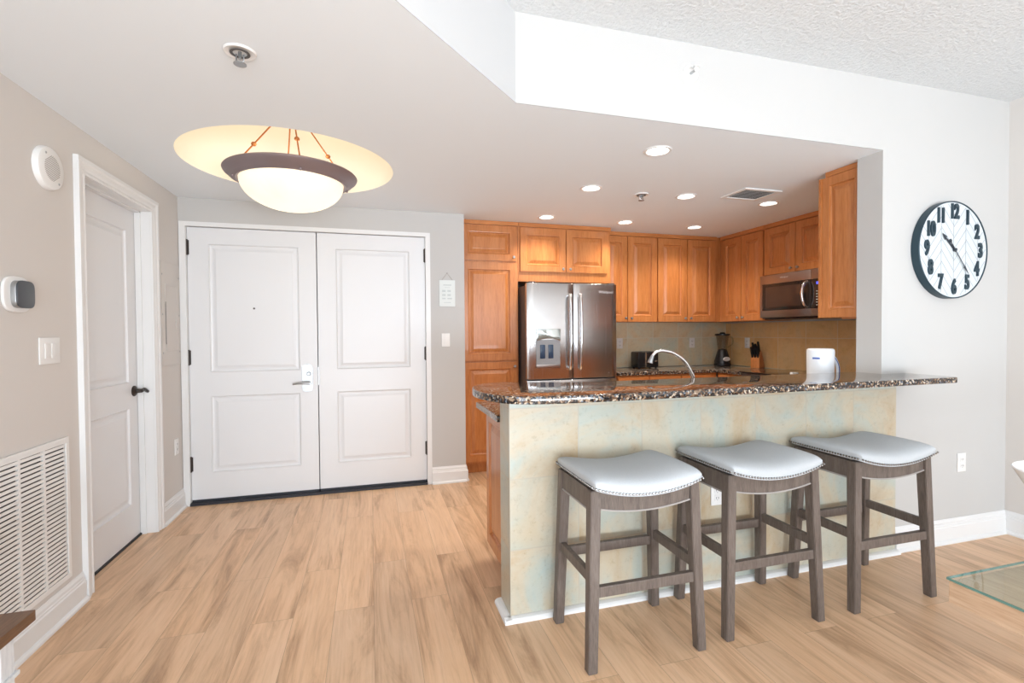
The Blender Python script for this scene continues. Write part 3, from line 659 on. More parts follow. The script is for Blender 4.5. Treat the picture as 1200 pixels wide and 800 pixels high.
for x in (3.52, 4.03):
    for y in (3.26, 3.92): bm = B(); lathe(bm, [(0.0001, 0), (.02, 0), (.02, .03), (0.0001, .03)], (x, y, 0), 10); obj('foot', bm, M_black, t)

# ------------------------------------------------------------------ stools
def make_stool():
    t = thing('bar_stool', 'x', 'stool', (0, 0, 0), 'saddle seat stools at the breakfast bar')
    zt = .672; hw, hd = .222, .150           # leg centre positions at the top
    fw, fd = .246, .172                        # at the floor
    sad = lambda x: .040 * min(1.0, abs(x) / .24) ** 2
    bot = lambda x: zt + sad(x)
    nu, nv = 36, 26; W2, D2 = .244, .205
    def se(a, p=5): return max(0, 1 - abs(a) ** p) ** (1 / 2.2)
    top = {}; bo = {}; bm = B()
    for i in range(nu + 1):
        for j in range(nv + 1):
            a = -math.cos(PI * i / nu); b = -math.cos(PI * j / nv)
            x, y = a * W2, b * D2
            # rounded plan
            cut = max(0, abs(a) ** 8 + abs(b) ** 8 - 1); s = 1 - .03 * cut
            x *= s; y *= s
            z = bot(x) + .024 + .040 * se(a) * se(b) + .004 * (1 - b * b)
            top[i, j] = bm.verts.new((x, y, z))
    for i in range(nu + 1):
        for j in range(nv + 1):
            if i in (0, nu) or j in (0, nv):
                q = top[i, j].co; bo[i, j] = bm.verts.new((q.x * .985, q.y * .985, bot(q.x)))
    for i in range(nu):
        for j in range(nv): bm.faces.new((top[i, j], top[i + 1, j], top[i + 1, j + 1], top[i, j + 1]))
    ring = [(i, 0) for i in range(nu)] + [(nu, j) for j in range(nv)] + [(i, nv) for i in range(nu, 0, -1)] + [(0, j) for j in range(nv, 0, -1)]
    for k in range(len(ring)):
        a, b = ring[k], ring[(k + 1) % len(ring)]; bm.faces.new((top[a], bo[a], bo[b], top[b]))
    for i in range(nu): bm.faces.new((bo[i, 0], bo[i, nv], bo[i + 1, nv], bo[i + 1, 0]))
    bmesh.ops.recalc_face_normals(bm, faces=bm.faces[:])
    seat = obj('seat', bm, M_fabric, t, True, label='pale grey upholstered saddle seat')
    bm = B()
    def nail(x, y, z, nx, ny):
        F = bmesh.ops.create_icosphere(bm, subdivisions=1, radius=.0052, matrix=Matrix.Translation((x + nx * .003, y + ny * .003, z + .002)))
    n1 = 33; n2 = 28
    for k in range(n1 + 1):
        x = -W2 * .975 + 2 * W2 * .975 * k / n1
        for s in (-1, 1): nail(x, s * D2 * (.985 if abs(x) > W2 * .93 else .995), bot(x) + .008, 0, s)
    for k in range(1, n2):
        y = -D2 * .98 + 2 * D2 * .98 * k / n2
        for s in (-1, 1): nail(s * W2 * (.985 if abs(y) > D2 * .93 else .995), y, bot(W2) + .008, s, 0)
    nt_ = obj('nailhead_trim', bm, M_nail, seat, True); nt_['kind'] = 'stuff'
    for sx in (-1, 1):
        for sy in (-1, 1):
            bm = B(); topz = bot(hw) - .004
            beam(bm, (sx * fw, sy * fd, 0), (sx * hw, sy * hd, topz), .040, .040, .044, .046)
            obj('leg', bm, M_stool, t)
    # aprons, front/back curved
    for sy in (-1, 1):
        bm = B(); y = sy * (hd + .006); pts = []
        n = 16; x1 = hw - .021
        xs_ = [-x1 + 2 * x1 * i / n for i in range(n + 1)]
        low = lambda x: .590 + .012 + .022 * (x / x1) ** 2
        pts = [(x, low(x)) for x in xs_] + [(x, bot(x) - .001) for x in xs_[::-1]]
        prism(bm, pts, y - .011, y + .011, 'y'); ap = obj('apron', bm, M_stool, t)
        bm = B(); tube(bm, [(x, y - .012 if sy < 0 else y + .012, low(x) + .003) for x in xs_], .0035, 8); obj('bead', bm, M_piping, ap, True, label='pale bead along the lower edge')
    for sx in (-1, 1):
        bm = B(); x = sx * (hw + .006); zz = bot(W2) - .006; y1 = hd - .022
        bx(bm, x - .011, x + .011, -y1, y1, .618, zz - .004, .002); ap = obj('apron', bm, M_stool, t)
        bm = B(); tube(bm, [(x + sx * .012, -y1, .621), (x + sx * .012, y1, .621)], .0035, 8); obj('bead', bm, M_piping, ap, True)
    k = lambda z: (z / .69)
    def at(z): return fw + (hw - fw) * k(z), fd + (hd - fd) * k(z)
    ax, ay = at(.30)
    for sy, z in ((-1, .305), (1, .325)):
        bm = B(); bx(bm, -ax + .019, ax - .019, sy * ay - .012, sy * ay + .012, z - .021, z + .021, .003); obj('stretcher', bm, M_stool, t)
    ax, ay = at(.36)
    for sx in (-1, 1):
        bm = B(); bx(bm, sx * ax - .012, sx * ax + .012, -ay + .019, ay - .019, .335, .377, .003); obj('stretcher', bm, M_stool, t)
    return t
s0 = make_stool()
spots = [(1.052, 1.888, 'grey saddle stool nearest the left end of the breakfast bar'),
         (1.698, 1.905, 'middle grey saddle stool, in front of the white outlet on the tiles'),
         (2.402, 1.905, 'grey saddle stool farthest right, closest to the clock wall')]
for i, (x, y, lab) in enumerate(spots):
    s = s0 if i == 0 else copy_tree(s0)
    s.location = (x, y, 0); s['label'] = lab

# ------------------------------------------------------------------ pendant light
t = thing('pendant_light', 'large glowing bowl pendant with bronze ring hanging from the hall ceiling dome', 'lamp', (DCX, DCY, 2.08))
c0 = (DCX, DCY, 0)
bm = B(); lathe(bm, [(.300, 2.252), (.305, 2.246), (.315, 2.244), (.335, 2.262), (.352, 2.266), (.368, 2.284), (.378, 2.290), (.383, 2.300), (.378, 2.306), (.365, 2.306), (.340, 2.290), (.315, 2.275), (.300, 2.262), (.300, 2.252)], c0, 72); ring = obj('ring', bm, M_rust, t, True)
bm = B(); R_ = .298
prof = [(0.0001, 2.082)] + [(R_ * math.sin(a), 2.252 - .170 * math.cos(a)) for a in [PI / 2 * k / 14 for k in range(1, 15)]] + [(R_ - .006, 2.252)] + [((R_ - .006) * math.sin(a), 2.252 - .164 * math.cos(a)) for a in [PI / 2 * k / 14 for k in range(13, 0, -1)]] + [(0.0001, 2.088)]
lathe(bm, prof, c0, 64); obj('glass_bowl', bm, M_bowl, t, True, label='lit cream glass bowl')
apex = Vector((DCX, DCY, 2.74))
bm = B(); lathe(bm, [(0, 2.805), (.055, 2.800), (.05, 2.765), (.02, 2.735), (0, 2.73)], c0, 24); obj('canopy', bm, M_rod, t, True)
for k in range(4):
    a = math.radians(15 + 90 * k); e = Vector((DCX + .335 * math.cos(a), DCY + .335 * math.sin(a), 2.285))
    bm = B(); tube(bm, [apex, e], .0045, 8); q = apex.lerp(e, .63)
    F = lathe(bm, [(0, -.014), (.012, -.009), (.016, 0), (.012, .009), (0, .014)], q, 12); obj('rod', bm, M_rod, t, True)
    bm = B(); p = Vector((DCX + .325 * math.cos(a), DCY + .325 * math.sin(a), 2.250)); lathe(bm, [(0, -.012), (.008, -.008), (.008, .004), (0, .004)], p, 10); obj('finial', bm, M_rust, ring, True)
bm = B(); lathe(bm, [(0.0001, 2.225), (.02, 2.225), (.03, 2.215), (.03, 2.17), (.0001, 2.165)], c0, 16)
for k in range(3):
    a = 2 * PI * k / 3; tube(bm, [(DCX, DCY, 2.19), (DCX + .12 * math.cos(a), DCY + .12 * math.sin(a), 2.2)], .012, 8)
obj('lamp_holder', bm, M_plastic, t, True)
pl = bpy.data.lights.new('pendant_bulb', 'POINT'); pl.energy = 4.5; pl.color = (1, .84, .60); pl.shadow_soft_size = .12
po = bpy.data.objects.new('pendant_bulb', pl); po.location = (DCX, DCY, 2.34); C.collection.objects.link(po)

# ------------------------------------------------------------------ recessed lights
def can():
    t = thing('recessed_light', 'x', 'ceiling light', (0, 0, ZC), 'recessed downlights in the kitchen ceiling')
    bm = B(); lathe(bm, [(.058, ZC + .03), (.060, ZC - .001), (.064, ZC - .006), (.076, ZC - .0055), (.080, ZC - .001), (.080, ZC + .0)], (0, 0, 0), 40); obj('trim_ring', bm, M_white, t, True)
    bm = B(); lathe(bm, [(0.0001, ZC + .012), (.058, ZC + .012), (.058, ZC + .02), (.0001, ZC + .02)], (0, 0, 0), 32); obj('lens', bm, M_emitW, t, label='glowing white lens')
    return t
c0_ = can()
CL = ['lit downlight nearest the soffit, largest of the kitchen ceiling lights', 'lit downlight in the left column, second back from the soffit', 'lit downlight directly in front of the cabinets over the refrigerator',
      'lit downlight in the middle of the kitchen ceiling, left of the air vent', 'lit downlight in the back row, in front of the left pair of back wall cabinets',
      'lit downlight just right of the air vent, before the cabinet above the microwave', 'lit downlight in the back row, nearest the kitchen corner cabinets']
for i, (x, y) in enumerate(CANS):
    c = c0_ if i == 0 else copy_tree(c0_)
    c.location = (x, y, ZC); c['label'] = CL[i]
    d = bpy.data.lights.new('downlight_beam', 'SPOT'); d.energy = 36; d.spot_size = math.radians(130); d.spot_blend = .9; d.color = (1, .90, .78); d.shadow_soft_size = .05
    o = bpy.data.objects.new('downlight_beam', d); o.location = (x, y, ZC - .015); C.collection.objects.link(o)

# ------------------------------------------------------------------ ceiling vent, sprinklers
t = thing('ceiling_vent', 'white rectangular air vent in the kitchen ceiling', 'vent', (2.79, 3.09, ZC))
ra = lambda bm: bmesh.ops.rotate(bm, verts=bm.verts[:], cent=(2.79, 3.09, ZC), matrix=Matrix.Rotation(0.0, 3, 'Z'))
bm = B()
for a in ((2.625, 2.955, 2.955, 2.985), (2.625, 2.955, 3.195, 3.225), (2.625, 2.655, 2.985, 3.195), (2.925, 2.955, 2.985, 3.195)): bx(bm, *a, ZC - .010, ZC - .001, .002)
obj('frame', bm, M_plastic, t)
bm = B(); bx(bm, 2.655, 2.925, 2.985, 3.195, ZC - .003, ZC - .001); obj('backing', bm, M_greyslot, t)
bm = B()
for k in range(8):
    y = 2.992 + .0255 * k; prism(bm, [(y, ZC - .0095), (y + .017, ZC - .0045), (y + .017, ZC - .0035), (y, ZC - .0085)], 2.655, 2.925, 'x')
obj('slats', bm, M_plastic, t)
def sprinkler(loc, label, sideways=False):
    t = thing('fire_sprinkler', label, 'sprinkler', loc); x, y, z = loc
    if not sideways:
        bm = B(); lathe(bm, [(0.0001, z - .002), (.030, z - .002), (.036, z - .006), (.052, z - .008), (.056, z - .001)], (x, y, 0), 32); obj('escutcheon', bm, M_plastic, t, True)
        bm = B(); lathe(bm, [(.024, z - .0075), (.030, z - .0075), (.034, z - .0082), (.034, z - .0095), (.024, z - .0095), (.024, z - .0075)], (x, y, 0), 28); obj('shadow_ring', bm, M_greyslot, t, True)
        bm = B(); tube(bm, [(x, y, z - .003), (x, y, z - .03)], .006, 10); tube(bm, [(x - .012, y, z - .012), (x - .012, y, z - .035), (x, y, z - .045)], .003, 6); tube(bm, [(x + .012, y, z - .012), (x + .012, y, z - .035), (x, y, z - .045)], .003, 6); obj('frame', bm, M_nickel, t, True)
        bm = B(); lathe(bm, [(0.0001, z - .044), (.022, z - .046), (.022, z - .049), (.0001, z - .049)], (x, y, 0), 20); obj('deflector', bm, M_nickel, t, True)
    else:
        bm = B(); lathe(bm, [(0.0001, -.004), (.024, -.004), (.030, -.010), (.042, -.006), (.044, -.0005)], loc, 32, 'y'); obj('escutcheon', bm, M_plastic, t, True)
        bm = B(); tube(bm, [(x, y - .003, z), (x, y - .045, z)], .007, 10); obj('frame', bm, M_nickel, t, True)
        bm = B(); bx(bm, x - .014, x + .018, y - .055, y - .03, z + .014, z + .018); lathe(bm, [(0.0001, -.050), (.012, -.050), (.012, -.046), (.0001, -.046)], loc, 16, 'y'); obj('deflector', bm, M_plastic, t, True)
sprinkler((-.448, 2.019, ZC), 'fire sprinkler in the low hall ceiling in front of the pendant light')
sprinkler((1.985, 3.31, ZC), 'small fire sprinkler in the kitchen ceiling among the downlights')
sprinkler((1.565, YC, 2.613), 'sidewall fire sprinkler on the white soffit above the kitchen opening', True)

# ------------------------------------------------------------------ wall clock
CX, CZ, CR = 3.378, 1.795, .292
t = thing('wall_clock', 'round wall clock with dark rim, white chevron face and big dark numerals', 'clock', (CX, YC, CZ))
bm = B(); lathe(bm, [(.26, -.002), (CR, -.002), (CR, -.045), (CR - .002, -.047), (CR - .006, -.047), (CR - .008, -.041), (.26, -.039)], (CX, YC, CZ), 96, 'y'); obj('rim', bm, M_clockrim, t, True, label='slate blue metal rim')
bm = B(); lathe(bm, [(0.0001, -.042), (CR - .0075, -.042), (CR - .010, -.004), (.0001, -.004)], (CX, YC, CZ), 96, 'y'); face = obj('face', bm, M_clockface, t, label='white plank face in a chevron pattern')
bm = B(); yf = YC - .0426; R1 = CR - .014
def strip(x0, z0, x1, z1, w=.0016):
    # clip to the circle by sampling
    pts = []
    for i in range(41):
        s = i / 40; x, z = x0 + (x1 - x0) * s, z0 + (z1 - z0) * s
        if x * x + z * z < R1 * R1: pts.append((x, z))
    if len(pts) < 2: return
    (a, b), (c, d) = pts[0], pts[-1]; L = math.hypot(c - a, d - b)
    if L < .01: return
    nx, nz = -(d - b) / L * w, (c - a) / L * w
    bm.faces.new([bm.verts.new((CX + p, yf, CZ + q)) for p, q in ((a + nx, b + nz), (a - nx, b - nz), (c - nx, d - nz), (c + nx, d + nz))])
cw = .104
for k in range(-2, 4):
    x = (k - .5) * cw - 0; 
for k in range(-3, 4): strip(k * cw, -.3, k * cw, .3)
for k in range(-3, 3):
    s = 1 if k % 2 == 0 else -1
    for j in range(-9, 10):
        z = j * .068; dz = .125 * s
        strip(k * cw, z, (k + 1) * cw, z + dz)
obj('chevron_lines', bm, M_clockline, face)
for h in range(1, 13):
    a = 2 * PI * h / 12; rr_ = .226
    M_ = frameM((CX + rr_ * math.sin(a), YC - .046, CZ + rr_ * math.cos(a)), (1, 0, 0), (0, 0, 1), (0, -1, 0))
    bm = text_bm(str(h), .118, .008, M_, bold=.005, sx=.64); obj('numeral', bm, M_clockrim, t)
def hand(name, ang, L, tail, w, mt, y):
    d = Vector((math.sin(ang), 0, math.cos(ang))); n = Vector((math.cos(ang), 0, -math.sin(ang))); c = Vector((CX, y, CZ)); bm = B()
    def poly(P): 
        lo = [bm.verts.new(c + d * a + n * b) for a, b in P]; hi = [bm.verts.new(c + d * a + n * b + Vector((0, -.002, 0))) for a, b in P]
        bm.faces.new(lo); bm.faces.new(hi[::-1]); [bm.faces.new((lo[i], lo[(i + 1) % len(P)], hi[(i + 1) % len(P)], hi[i])) for i in range(len(P))]
    poly([(-tail, -w), (-tail, w), (L * .72, w * .8), (L * .68, w * 2.6), (L, 0), (L * .68, -w * 2.6), (L * .72, -w * .8)])
    if tail > .04: poly([(-tail + .012 * math.cos(q), .012 * math.sin(q)) for q in [2 * PI * k / 12 for k in range(12)]])
    bmesh.ops.recalc_face_normals(bm, faces=bm.faces[:]); obj(name, bm, mt, t)
hand('hour_hand', math.radians(313), .140, .015, .0055, M_navy, YC - .047); hand('minute_hand', math.radians(141), .185, .065, .0028, M_navy, YC - .051)
bm = B(); lathe(bm, [(0.0001, -.060), (.009, -.058), (.010, -.044)], (CX, YC, CZ), 16, 'y'); obj('hub', bm, M_navy, t, True)

# ------------------------------------------------------------------ plates, switches, outlets
def plate(name, label, cat, c, n, w, h, kind, group=None):
    """n: '-y' or '+x' or '-x' facing"""
    t = thing(name, label, cat, c, group)
    U, N = {'-y': ((1, 0, 0), (0, -1, 0)), '+x': ((0, 1, 0), (1, 0, 0)), '-x': ((0, -1, 0), (-1, 0, 0))}[n]
    U, N, V, c = Vector(U), Vector(N), Vector((0, 0, 1)), Vector(c)
    def bb(bm, u0, u1, v0, v1, n0, n1, bev=0):
        p, q = c + U * u0 + V * v0 + N * n0, c + U * u1 + V * v1 + N * n1; bx(bm, p.x, q.x, p.y, q.y, p.z, q.z, bev)
    bm = B(); bb(bm, -w / 2, w / 2, -h / 2, h / 2, .0005, .006, .002); pl_ = obj('cover_plate', bm, M_plastic, t, True)
    if kind == 'outlet':
        for s in (-1, 1):
            bm = B(); bb(bm, -.017, .017, s * .020 - .0145, s * .020 + .0145, .006, .0085, .001); r = obj('receptacle', bm, M_plastic, t, True)
            bm = B(); bb(bm, -.008, -.005, s * .020 - .005, s * .020 + .006, .0085, .009); bb(bm, .005, .008, s * .020 - .005, s * .020 + .006, .0085, .009); bb(bm, -.002, .002, s * .02 - .012, s * .02 - .009, .0085, .009); obj('slots', bm, M_greyslot, r)
    else:
        k = {'rocker': [0], 'rocker2': [-.023, .023]}[kind]
        for x in k:
            bm = B(); bb(bm, x - .0165, x + .0165, -.033, .033, .006, .009, .0015); r = obj('rocker', bm, M_plastic, t, True)
plate('wall_outlet', 'white outlet low on the clock wall', 'outlet', (3.530, YC, .488), '-y', .072, .116, 'outlet')
plate('wall_outlet', 'white outlet on the tiled front of the breakfast bar, behind the middle stool', 'outlet', (1.715, YC - .0105, .473), '-y', .072, .116, 'outlet')
plate('wall_outlet', 'white outlet on the back splash beside the refrigerator', 'outlet', (2.672, KB - .0115, 1.183), '-y', .072, .116, 'outlet')
plate('wall_outlet', 'white outlet on the back splash between toaster and blender', 'outlet', (3.612, KB - .0115, 1.178), '-y', .072, .116, 'outlet')
plate('wall_outlet', 'white outlet on the side splash above the knife block', 'outlet', (KR - .0115, 4.57, 1.178), '-x', .072, .116, 'outlet')
plate('wall_outlet', 'white outlet on the left wall beside the entry doors, low down', 'outlet', (XL, 4.15, .49), '+x', .072, .116, 'outlet')
plate('light_switch', 'single white rocker switch on the wall between entry doors and pantry', 'switch', (.630, YD, 1.253), '-y', .072, .116, 'rocker')
plate('light_switch', 'double white rocker switch on the left wall below the thermostat', 'switch', (XL, 2.690, 1.250), '+x', .145, .118, 'rocker2')

# alarm speaker
t = thing('alarm_speaker', 'white oval fire alarm speaker high on the left wall', 'alarm', (XL, 2.700, 2.068))
bm = B(); lathe(bm, [(0.0001, .026), (.082, .026), (.092, .022), (.096, .012), (.097, .0005)], (XL, 2.700, 2.068), 48, 'x'); hs = obj('housing', bm, M_plastic, t, True)
bm = B()
for k in range(-7, 8):
    zc = k * .0068; hwid = math.sqrt(max(0, .056 ** 2 - zc ** 2)); q = bx(bm, XL + .0255, XL + .0268, 2.70 - hwid, 2.70 + hwid, 2.068 + zc - .0016, 2.068 + zc + .0016)
bmesh.ops.rotate(bm, verts=bm.verts[:], cent=(XL, 2.70, 2.068), matrix=Matrix.Rotation(math.radians(35), 3, 'X')); obj('grille', bm, mat('grille grey', (.42, .40, .38), .6), hs)
for s in (-1, 1): bm = B(); lathe(bm, [(0.0001, .029), (.005, .028), (.006, .025)], (XL, 2.700 + s * .045, 2.068 + s * -.058), 10, 'x'); obj('screw', bm, M_nickel, hs, True)

# thermostat
t = thing('thermostat', 'black faced rounded thermostat on an oval white plate on the left wall', 'thermostat', (XL, 2.485, 1.487))
def sq(bm, cy, cz, a, b, x0, x1, p=4, bev=.002):
    pts = []
    for k in range(48):
        q = 2 * PI * k / 48; cs, sn = math.cos(q), math.sin(q)
        pts.append((cy + a * math.copysign(abs(cs) ** (2 / p), cs), cz + b * math.copysign(abs(sn) ** (2 / p), sn)))
    prism(bm, pts, x0, x1, 'x', bev)
bm = B(); sq(bm, 2.480, 1.487, .083, .073, XL + .0005, XL + .012, 3, .003); obj('wall_plate', bm, M_plastic, t, True)
bm = B(); sq(bm, 2.487, 1.487, .054, .056, XL + .012, XL + .030, 4); obj('bezel', bm, M_nickel, t, True, label='silver side band')
bm = B(); sq(bm, 2.487, 1.487, .054, .056, XL + .030, XL + .036, 4); obj('face', bm, mat('charcoal glass', (.05, .055, .062), .3), t, True, label='charcoal glass face')

# breaker panel painted like the wall
t = thing('breaker_panel', 'electrical panel door painted wall colour between interior door and entry doors', 'panel', (XL, 4.10, 1.2))
bm = B(); bx(bm, XL + .0005, XL + .005, 3.925, 4.262, 1.10, 1.83, .001); obj('cover', bm, M_wall, t, True)
bm = B(); slab(bm, (XL + .008, 3.99, 1.20), (0, 1, 0), (0, 0, 1), (1, 0, 0), .22, .47, .003, [(.005, .215, .005, .465)], [(.002, -.001)]); pd = obj('door', bm, M_wall, t)
bm = B(); bx(bm, XL + .008, XL + .010, 3.985, 3.989, 1.25, 1.55); obj('hinge_line', bm, M_greyslot, pd)
bm = B(); bx(bm, XL + .008, XL + .012, 4.17, 4.195, 1.36, 1.42, .001); obj('latch', bm, M_wall, pd)
for y in (3.94, 4.245):
    for z in (1.19, 1.46, 1.74): bm = B(); lathe(bm, [(0.0001, .007), (.006, .0065), (.007, .005)], (XL, y, z), 10, 'x'); obj('screw', bm, M_nickel, t, True)

# return air grille
GY0, GY1, GZ0, GZ1 = 2.115, 2.800, .174, .842
t = thing('return_grille', 'large white louvred return air grille low on the left wall', 'vent', (XL, (GY0 + GY1) / 2, GZ0))
bm = B(); e = .024
for a in ((GY0, GY1, GZ0, GZ0 + e), (GY0, GY1, GZ1 - e * 1.2, GZ1), (GY0, GY0 + e, GZ0 + e, GZ1 - e * 1.2), (GY1 - e, GY1, GZ0 + e, GZ1 - e * 1.2)): bx(bm, XL + .0005, XL + .013, *a, .002)
bx(bm, XL + .0135, XL + .0145, GY0 + .01, GY1 - .01, GZ1 - .0135, GZ1 - .0095)
obj('frame', bm, M_plastic, t)
bm = B(); bx(bm, XL + .0005, XL + .0015, GY0 + e, GY1 - e, GZ0 + e, GZ1 - e); obj('backing', bm, M_greyslot, t)
pw = (GY1 - GY0 - 2 * e) / 4
for k in range(4):
    y0 = GY0 + e + pw * k; 
    if k: bm = B(); bx(bm, XL + .002, XL + .012, y0 - .007, y0 + .007, GZ0 + e, GZ1 - e); obj('mullion', bm, M_plastic, t)
    bm = B(); n = 31
    for j in range(n):
        z = GZ0 + e + .004 + (GZ1 - GZ0 - 2.2 * e) * j / n
        P = [(XL + .0025, z + .0085), (XL + .0115, z), (XL + .0115, z + .0135), (XL + .0095, z + .0135)]
        prism(bm, P, y0 + .007, y0 + pw - .007, 'y')
    obj('louver_panel', bm, M_plastic, t)

# small hanging sign
t = thing('hanging_sign', 'small whitewashed plaque hanging by a cord beside the entry doors', 'sign', (.646, YD, 1.54))
bm = B(); bx(bm, .578, .716, YD - .010, YD - .002, 1.545, 1.775, .003); bd = obj('board', bm, M_sign, t, True)
bm = B()
for (u, v_, w, h) in ((.0, .072, .07, .010), (0, .05, .045, .004), (-.03, .02, .03, .018), (.015, .02, .03, .018), (-.03, -.015, .03, .018), (.015, -.015, .03, .018), (-.03, -.045, .03, .012), (.02, -.045, .04, .012), (0, -.08, .06, .006)):
    bx(bm, .647 + u - w / 2, .647 + u + w / 2, YD - .0106, YD - .0099, 1.66 + v_ - h / 2, 1.66 + v_ + h / 2)
obj('print', bm, M_printgrey, bd)
bm = B(); tube(bm, [(.600, YD - .006, 1.775), (.647, YD - .006, 1.835), (.694, YD - .006, 1.775)], .0018, 6); obj('cord', bm, mat('twine', (.35, .30, .25), .8), t)
bm = B(); tube(bm, [(.647, YD, 1.836), (.647, YD - .010, 1.836)], .003, 8); obj('nail', bm, M_bronze, t)

# ------------------------------------------------------------------ faucet
FXB, FYB = 1.775, 2.40
t = thing('kitchen_faucet', 'arched chrome kitchen faucet rising behind the bar top', 'faucet', (FXB, FYB, .913))
bm = B(); lathe(bm, [(.028, .914), (.028, .920), (.020, .935), (.018, .985), (.013, .99)], (FXB, FYB, 0), 24); obj('base', bm, M_chrome, t, True)
sp = spline([(FXB - .003, FYB, .96), (FXB - .003, FYB, 1.04), (FXB - .014, FYB, 1.073), (FXB - .048, FYB, 1.13), (FXB - .083, FYB, 1.163), (FXB - .135, FYB, 1.193), (FXB - .175, FYB, 1.204), (FXB - .218, FYB, 1.208), (FXB - .250, FYB, 1.198), (FXB - .272, FYB, 1.175)], 6)
bm = B(); tube(bm, sp, [.0125 - .0045 * i / len(sp) for i in range(len(sp))], 14); obj('spout', bm, M_chrome, t, True)
bm = B(); tube(bm, [(FXB - .266, FYB, 1.183), (FXB - .276, FYB, 1.162), (FXB - .283, FYB, 1.142)], [.009, .012, .015], 14); obj('spray_head', bm, M_nickel, t, True)
bm = B(); tube(bm, spline([(FXB + .02, FYB, .955), (FXB + .05, FYB, .965), (FXB + .09, FYB, .99)], 4), [.009 - .0003 * i for i in range(9)], 10); obj('handle', bm, M_chrome, t, True)

# toaster
t = thing('toaster', 'black toaster with a chrome stripe on the back counter', 'toaster', (2.88, 4.74, .913))
bm = B(); bx(bm, 2.752, 3.005, 4.66, 4.82, .925, 1.095, .018); obj('body', bm, M_black, t, True)
bm = B(); bx(bm, 2.835, 2.850, 4.654, 4.662, .93, 1.09, .002); obj('stripe', bm, M_chrome, t, True)
bm = B(); bx(bm, 2.79, 2.97, 4.69, 4.715, 1.0945, 1.097); bx(bm, 2.79, 2.97, 4.765, 4.79, 1.0945, 1.097); obj('slots', bm, M_greyslot, t)
bm = B(); bx(bm, 2.945, 2.975, 4.640, 4.660, .985, 1.003, .003); obj('lever', bm, M_chrome, t, True)
for x in (2.78, 2.98):
    for y in (4.68, 4.80): bm = B(); lathe(bm, [(0.0001, .9135), (.01, .9135), (.01, .927), (0.0001, .927)], (x, y, 0), 10); obj('foot', bm, M_rubber, t)

# blender
t = thing('countertop_blender', 'black kitchen blender with glass jar in the corner of the back counter', 'blender', (3.875, 4.72, .913))
c = (3.875, 4.72, 0)
bm = B(); lathe(bm, [(0.0001, .914), (.088, .914), (.092, .925), (.086, .975), (.070, 1.03), (.056, 1.075), (.052, 1.09), (.0001, 1.09)], c, 32); bs = obj('motor_base', bm, M_black, t, True)
bm = B(); lathe(bm, [(0.0001, -.006), (.030, -.006), (.034, -.002), (.034, .004)], (3.865, 4.638, .995), 28, 'y', sx=1.35, sy=.72); obj('badge', bm, M_logo, bs, True, label='oval silver badge')
bm = B(); lathe(bm, [(.046, 1.092), (.050, 1.10), (.068, 1.262), (.072, 1.268), (.068, 1.268), (.046, 1.104), (.0001, 1.10)], c, 32); jr = obj('jar', bm, M_jar, t, True, label='clear glass jar')
bm = B(); tube(bm, spline([(3.942, 4.70, 1.245), (3.985, 4.69, 1.235), (3.990, 4.69, 1.17), (3.930, 4.70, 1.125)], 6), .008, 10); obj('handle', bm, M_jar, jr, True)
bm = B(); lathe(bm, [(0.0001, 1.298), (.025, 1.298), (.032, 1.284), (.080, 1.280), (.082, 1.262), (.0001, 1.262)], c, 32); obj('lid', bm, M_black, t, True)
bm = B(); lathe(bm, [(0.0001, 1.115), (.028, 1.105), (.05, 1.10), (.05, 1.092), (.0001, 1.092)], c, 24); obj('collar', bm, M_black, t, True)

# knife block
t = thing('knife_block', 'slanted wooden knife block full of black handled knives on the side counter', 'knife block', (4.0, 4.36, .913))
RB = Matrix.Translation((3.962, 4.32, 0)) @ Matrix.Rotation(math.radians(20), 4, 'Z')
bm = B(); prism(bm, [(0, .914), (.112, .914), (.112, .935), (.040, 1.105), (0, 1.022)], -.048, .048, 'y', bev=.003); bmesh.ops.transform(bm, matrix=RB, verts=bm.verts[:]); kb = obj('block', bm, M_block, t, True)
for i in range(3):
    for j in range(3):
        y = -.030 + .030 * j
        p = Vector((0, y, 1.022)).lerp(Vector((.040, y, 1.105)), .14 + .36 * i); d = Vector((-.30, 0, .95)).normalized(); L = .085 + .012 * ((i + j) % 3)
        bm = B(); tube(bm, [p - d * .01, p + d * L * .5, p + d * L], [.0085, .0105, .0095], 10, flat=1.2); bmesh.ops.transform(bm, matrix=RB, verts=bm.verts[:]); k = obj('knife_handle', bm, M_black, kb, True)

# white spoon rest / card on the cooktop
bm = B(); prism(bm, [(3.512, .9225), (3.590, .9225), (3.572, .950), (3.512, .952)], 3.395, 3.425, 'y', .002); o = obj('paper_tag', bm, M_porcelain, None, True); recenter(o); tag(o, 'small white folded tag lying on the black cooktop edge', 'tag')

# pitcher
PX, PY = 2.778, 2.47
t = thing('water_pitcher', 'white frosted plastic pitcher with blue striped handle behind the bar top', 'pitcher', (PX, PY, .913))
bm = B(); lathe(bm, [(0.0001, .914), (.070, .914), (.074, .922), (.076, 1.0), (.078, 1.178), (.076, 1.192), (.068, 1.199), (.0001, 1.200)], (PX, PY, 0), 36); bd = obj('body', bm, M_jug, t, True)
hpts = [(.074, 1.150), (.098, 1.138), (.118, 1.108), (.130, 1.070), (.130, 1.020), (.116, .975), (.090, .945), (.072, .935)]
hdx, hdy = math.cos(math.radians(-6)), math.sin(math.radians(-6))
bm = B(); tube(bm, spline([(PX + a * hdx, PY + a * hdy, z) for a, z in hpts], 6), .0125, 12, flat=.8); hd_ = obj('handle', bm, M_jug, t, True)
bm = B(); tube(bm, spline([(PX + a * hdx - .003, PY + a * hdy - .0122, z) for a, z in hpts[1:-1]], 6), .0022, 8); obj('stripe', bm, M_blue, hd_, True, label='blue stripe')
bm = B(); a0_ = math.radians(188)
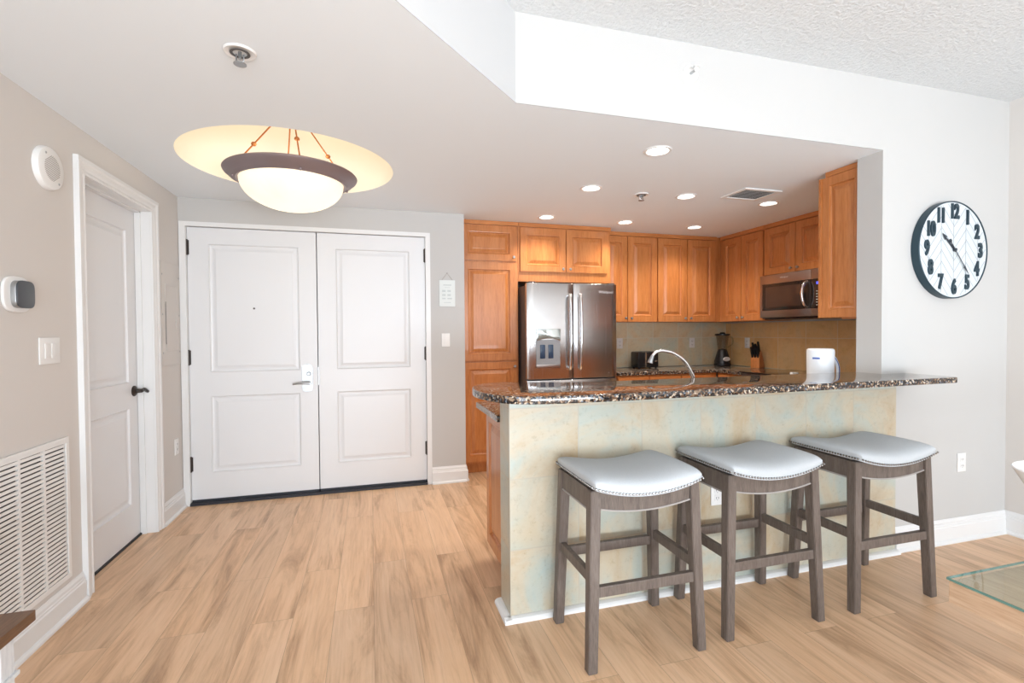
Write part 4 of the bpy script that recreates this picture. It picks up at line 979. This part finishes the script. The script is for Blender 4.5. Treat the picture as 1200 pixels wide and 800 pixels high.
for k in range(10):
    r = .0776
    qa, qb = a0_ + .055 * k, a0_ + .055 * (k + .85)
    V_ = [bm.verts.new((PX + (r + .0006) * math.cos(a), PY + (r + .0006) * math.sin(a), z)) for a, z in ((qa, 1.134), (qb, 1.134), (qb, 1.145), (qa, 1.145))]; bm.faces.new(V_)
obj('print', bm, M_blue, bd, label='line of small blue print')

# ------------------------------------------------------------------ glass topped table (lower right)
TX0, TY1 = 1.272, .798
t = thing('glass_top_table', 'pale oak table with a clear glass top at the lower right corner', 'table', (2.0, .3, 0))
bm = B(); bx(bm, TX0 + .003, 3.0, -.30, TY1 - .003, .690, .739, .001); obj('oak_top', bm, M_oakside, t)
bm = B(); bx(bm, TX0, 3.003, -.303, TY1, .7405, .748, .0010); gt = obj('glass_sheet', bm, M_tableglass, t, label='clear greenish glass sheet')
bm = B()
for a in ((TX0 - .0005, TX0 + .0008, -.303, TY1), (TX0, 3.003, TY1 - .0008, TY1 + .0005)): bx(bm, *a, .7418, .7470)
obj('glass_edge', bm, M_glassedge, gt)
for x in (1.75, 2.75):
    for y in (-.15, .60): 
        bm = B(); beam(bm, (x, y, 0), (x, y, .69), .07, .07); obj('leg', bm, M_oakside, t)
# pedestal bowl on it
VX, VY = 1.551, .722
t = thing('pedestal_bowl', 'white flared pedestal bowl standing on the glass table', 'bowl', (VX + .05, VY, .749))
vc = (VX + .045, VY, 0)
bm = B(); lathe(bm, [(0.0001, .7485), (.070, .7485), (.071, .753), (.03, .762), (.014, .775), (.012, .78), (.020, .80), (.119, .977), (.117, .980), (.111, .974), (.012, .80), (.0001, .795)], vc, 48); obj('bowl', bm, M_porcelain, t, True)

# console table (lower left)
TZ = .60
t = thing('console_table', 'white distressed side table with brown wooden top at the lower left corner', 'table', (-1.1, 1.2, 0))
bm = B(); bx(bm, XL + .036, -.855, .55, 1.572, TZ - .028, TZ, .002); obj('top', bm, M_tabletop, t, True, label='brown stained wood top')
bm = B(); bx(bm, XL + .060, -.900, .60, 1.53, TZ - .10, TZ - .029); obj('apron', bm, M_distress, t)
for x in (-1.325, -.91):
    for y in (.62, 1.515):
        bm = B(); beam(bm, (x, y, 0), (x, y, TZ - .029), .052, .052); bx(bm, x - .033, x + .033, y - .033, y + .033, TZ - .150, TZ - .138, .003); obj('leg', bm, M_distress, t)
bm = B(); bx(bm, XL + .06, -.90, .62, 1.53, .12, .14); obj('shelf', bm, M_distress, t)
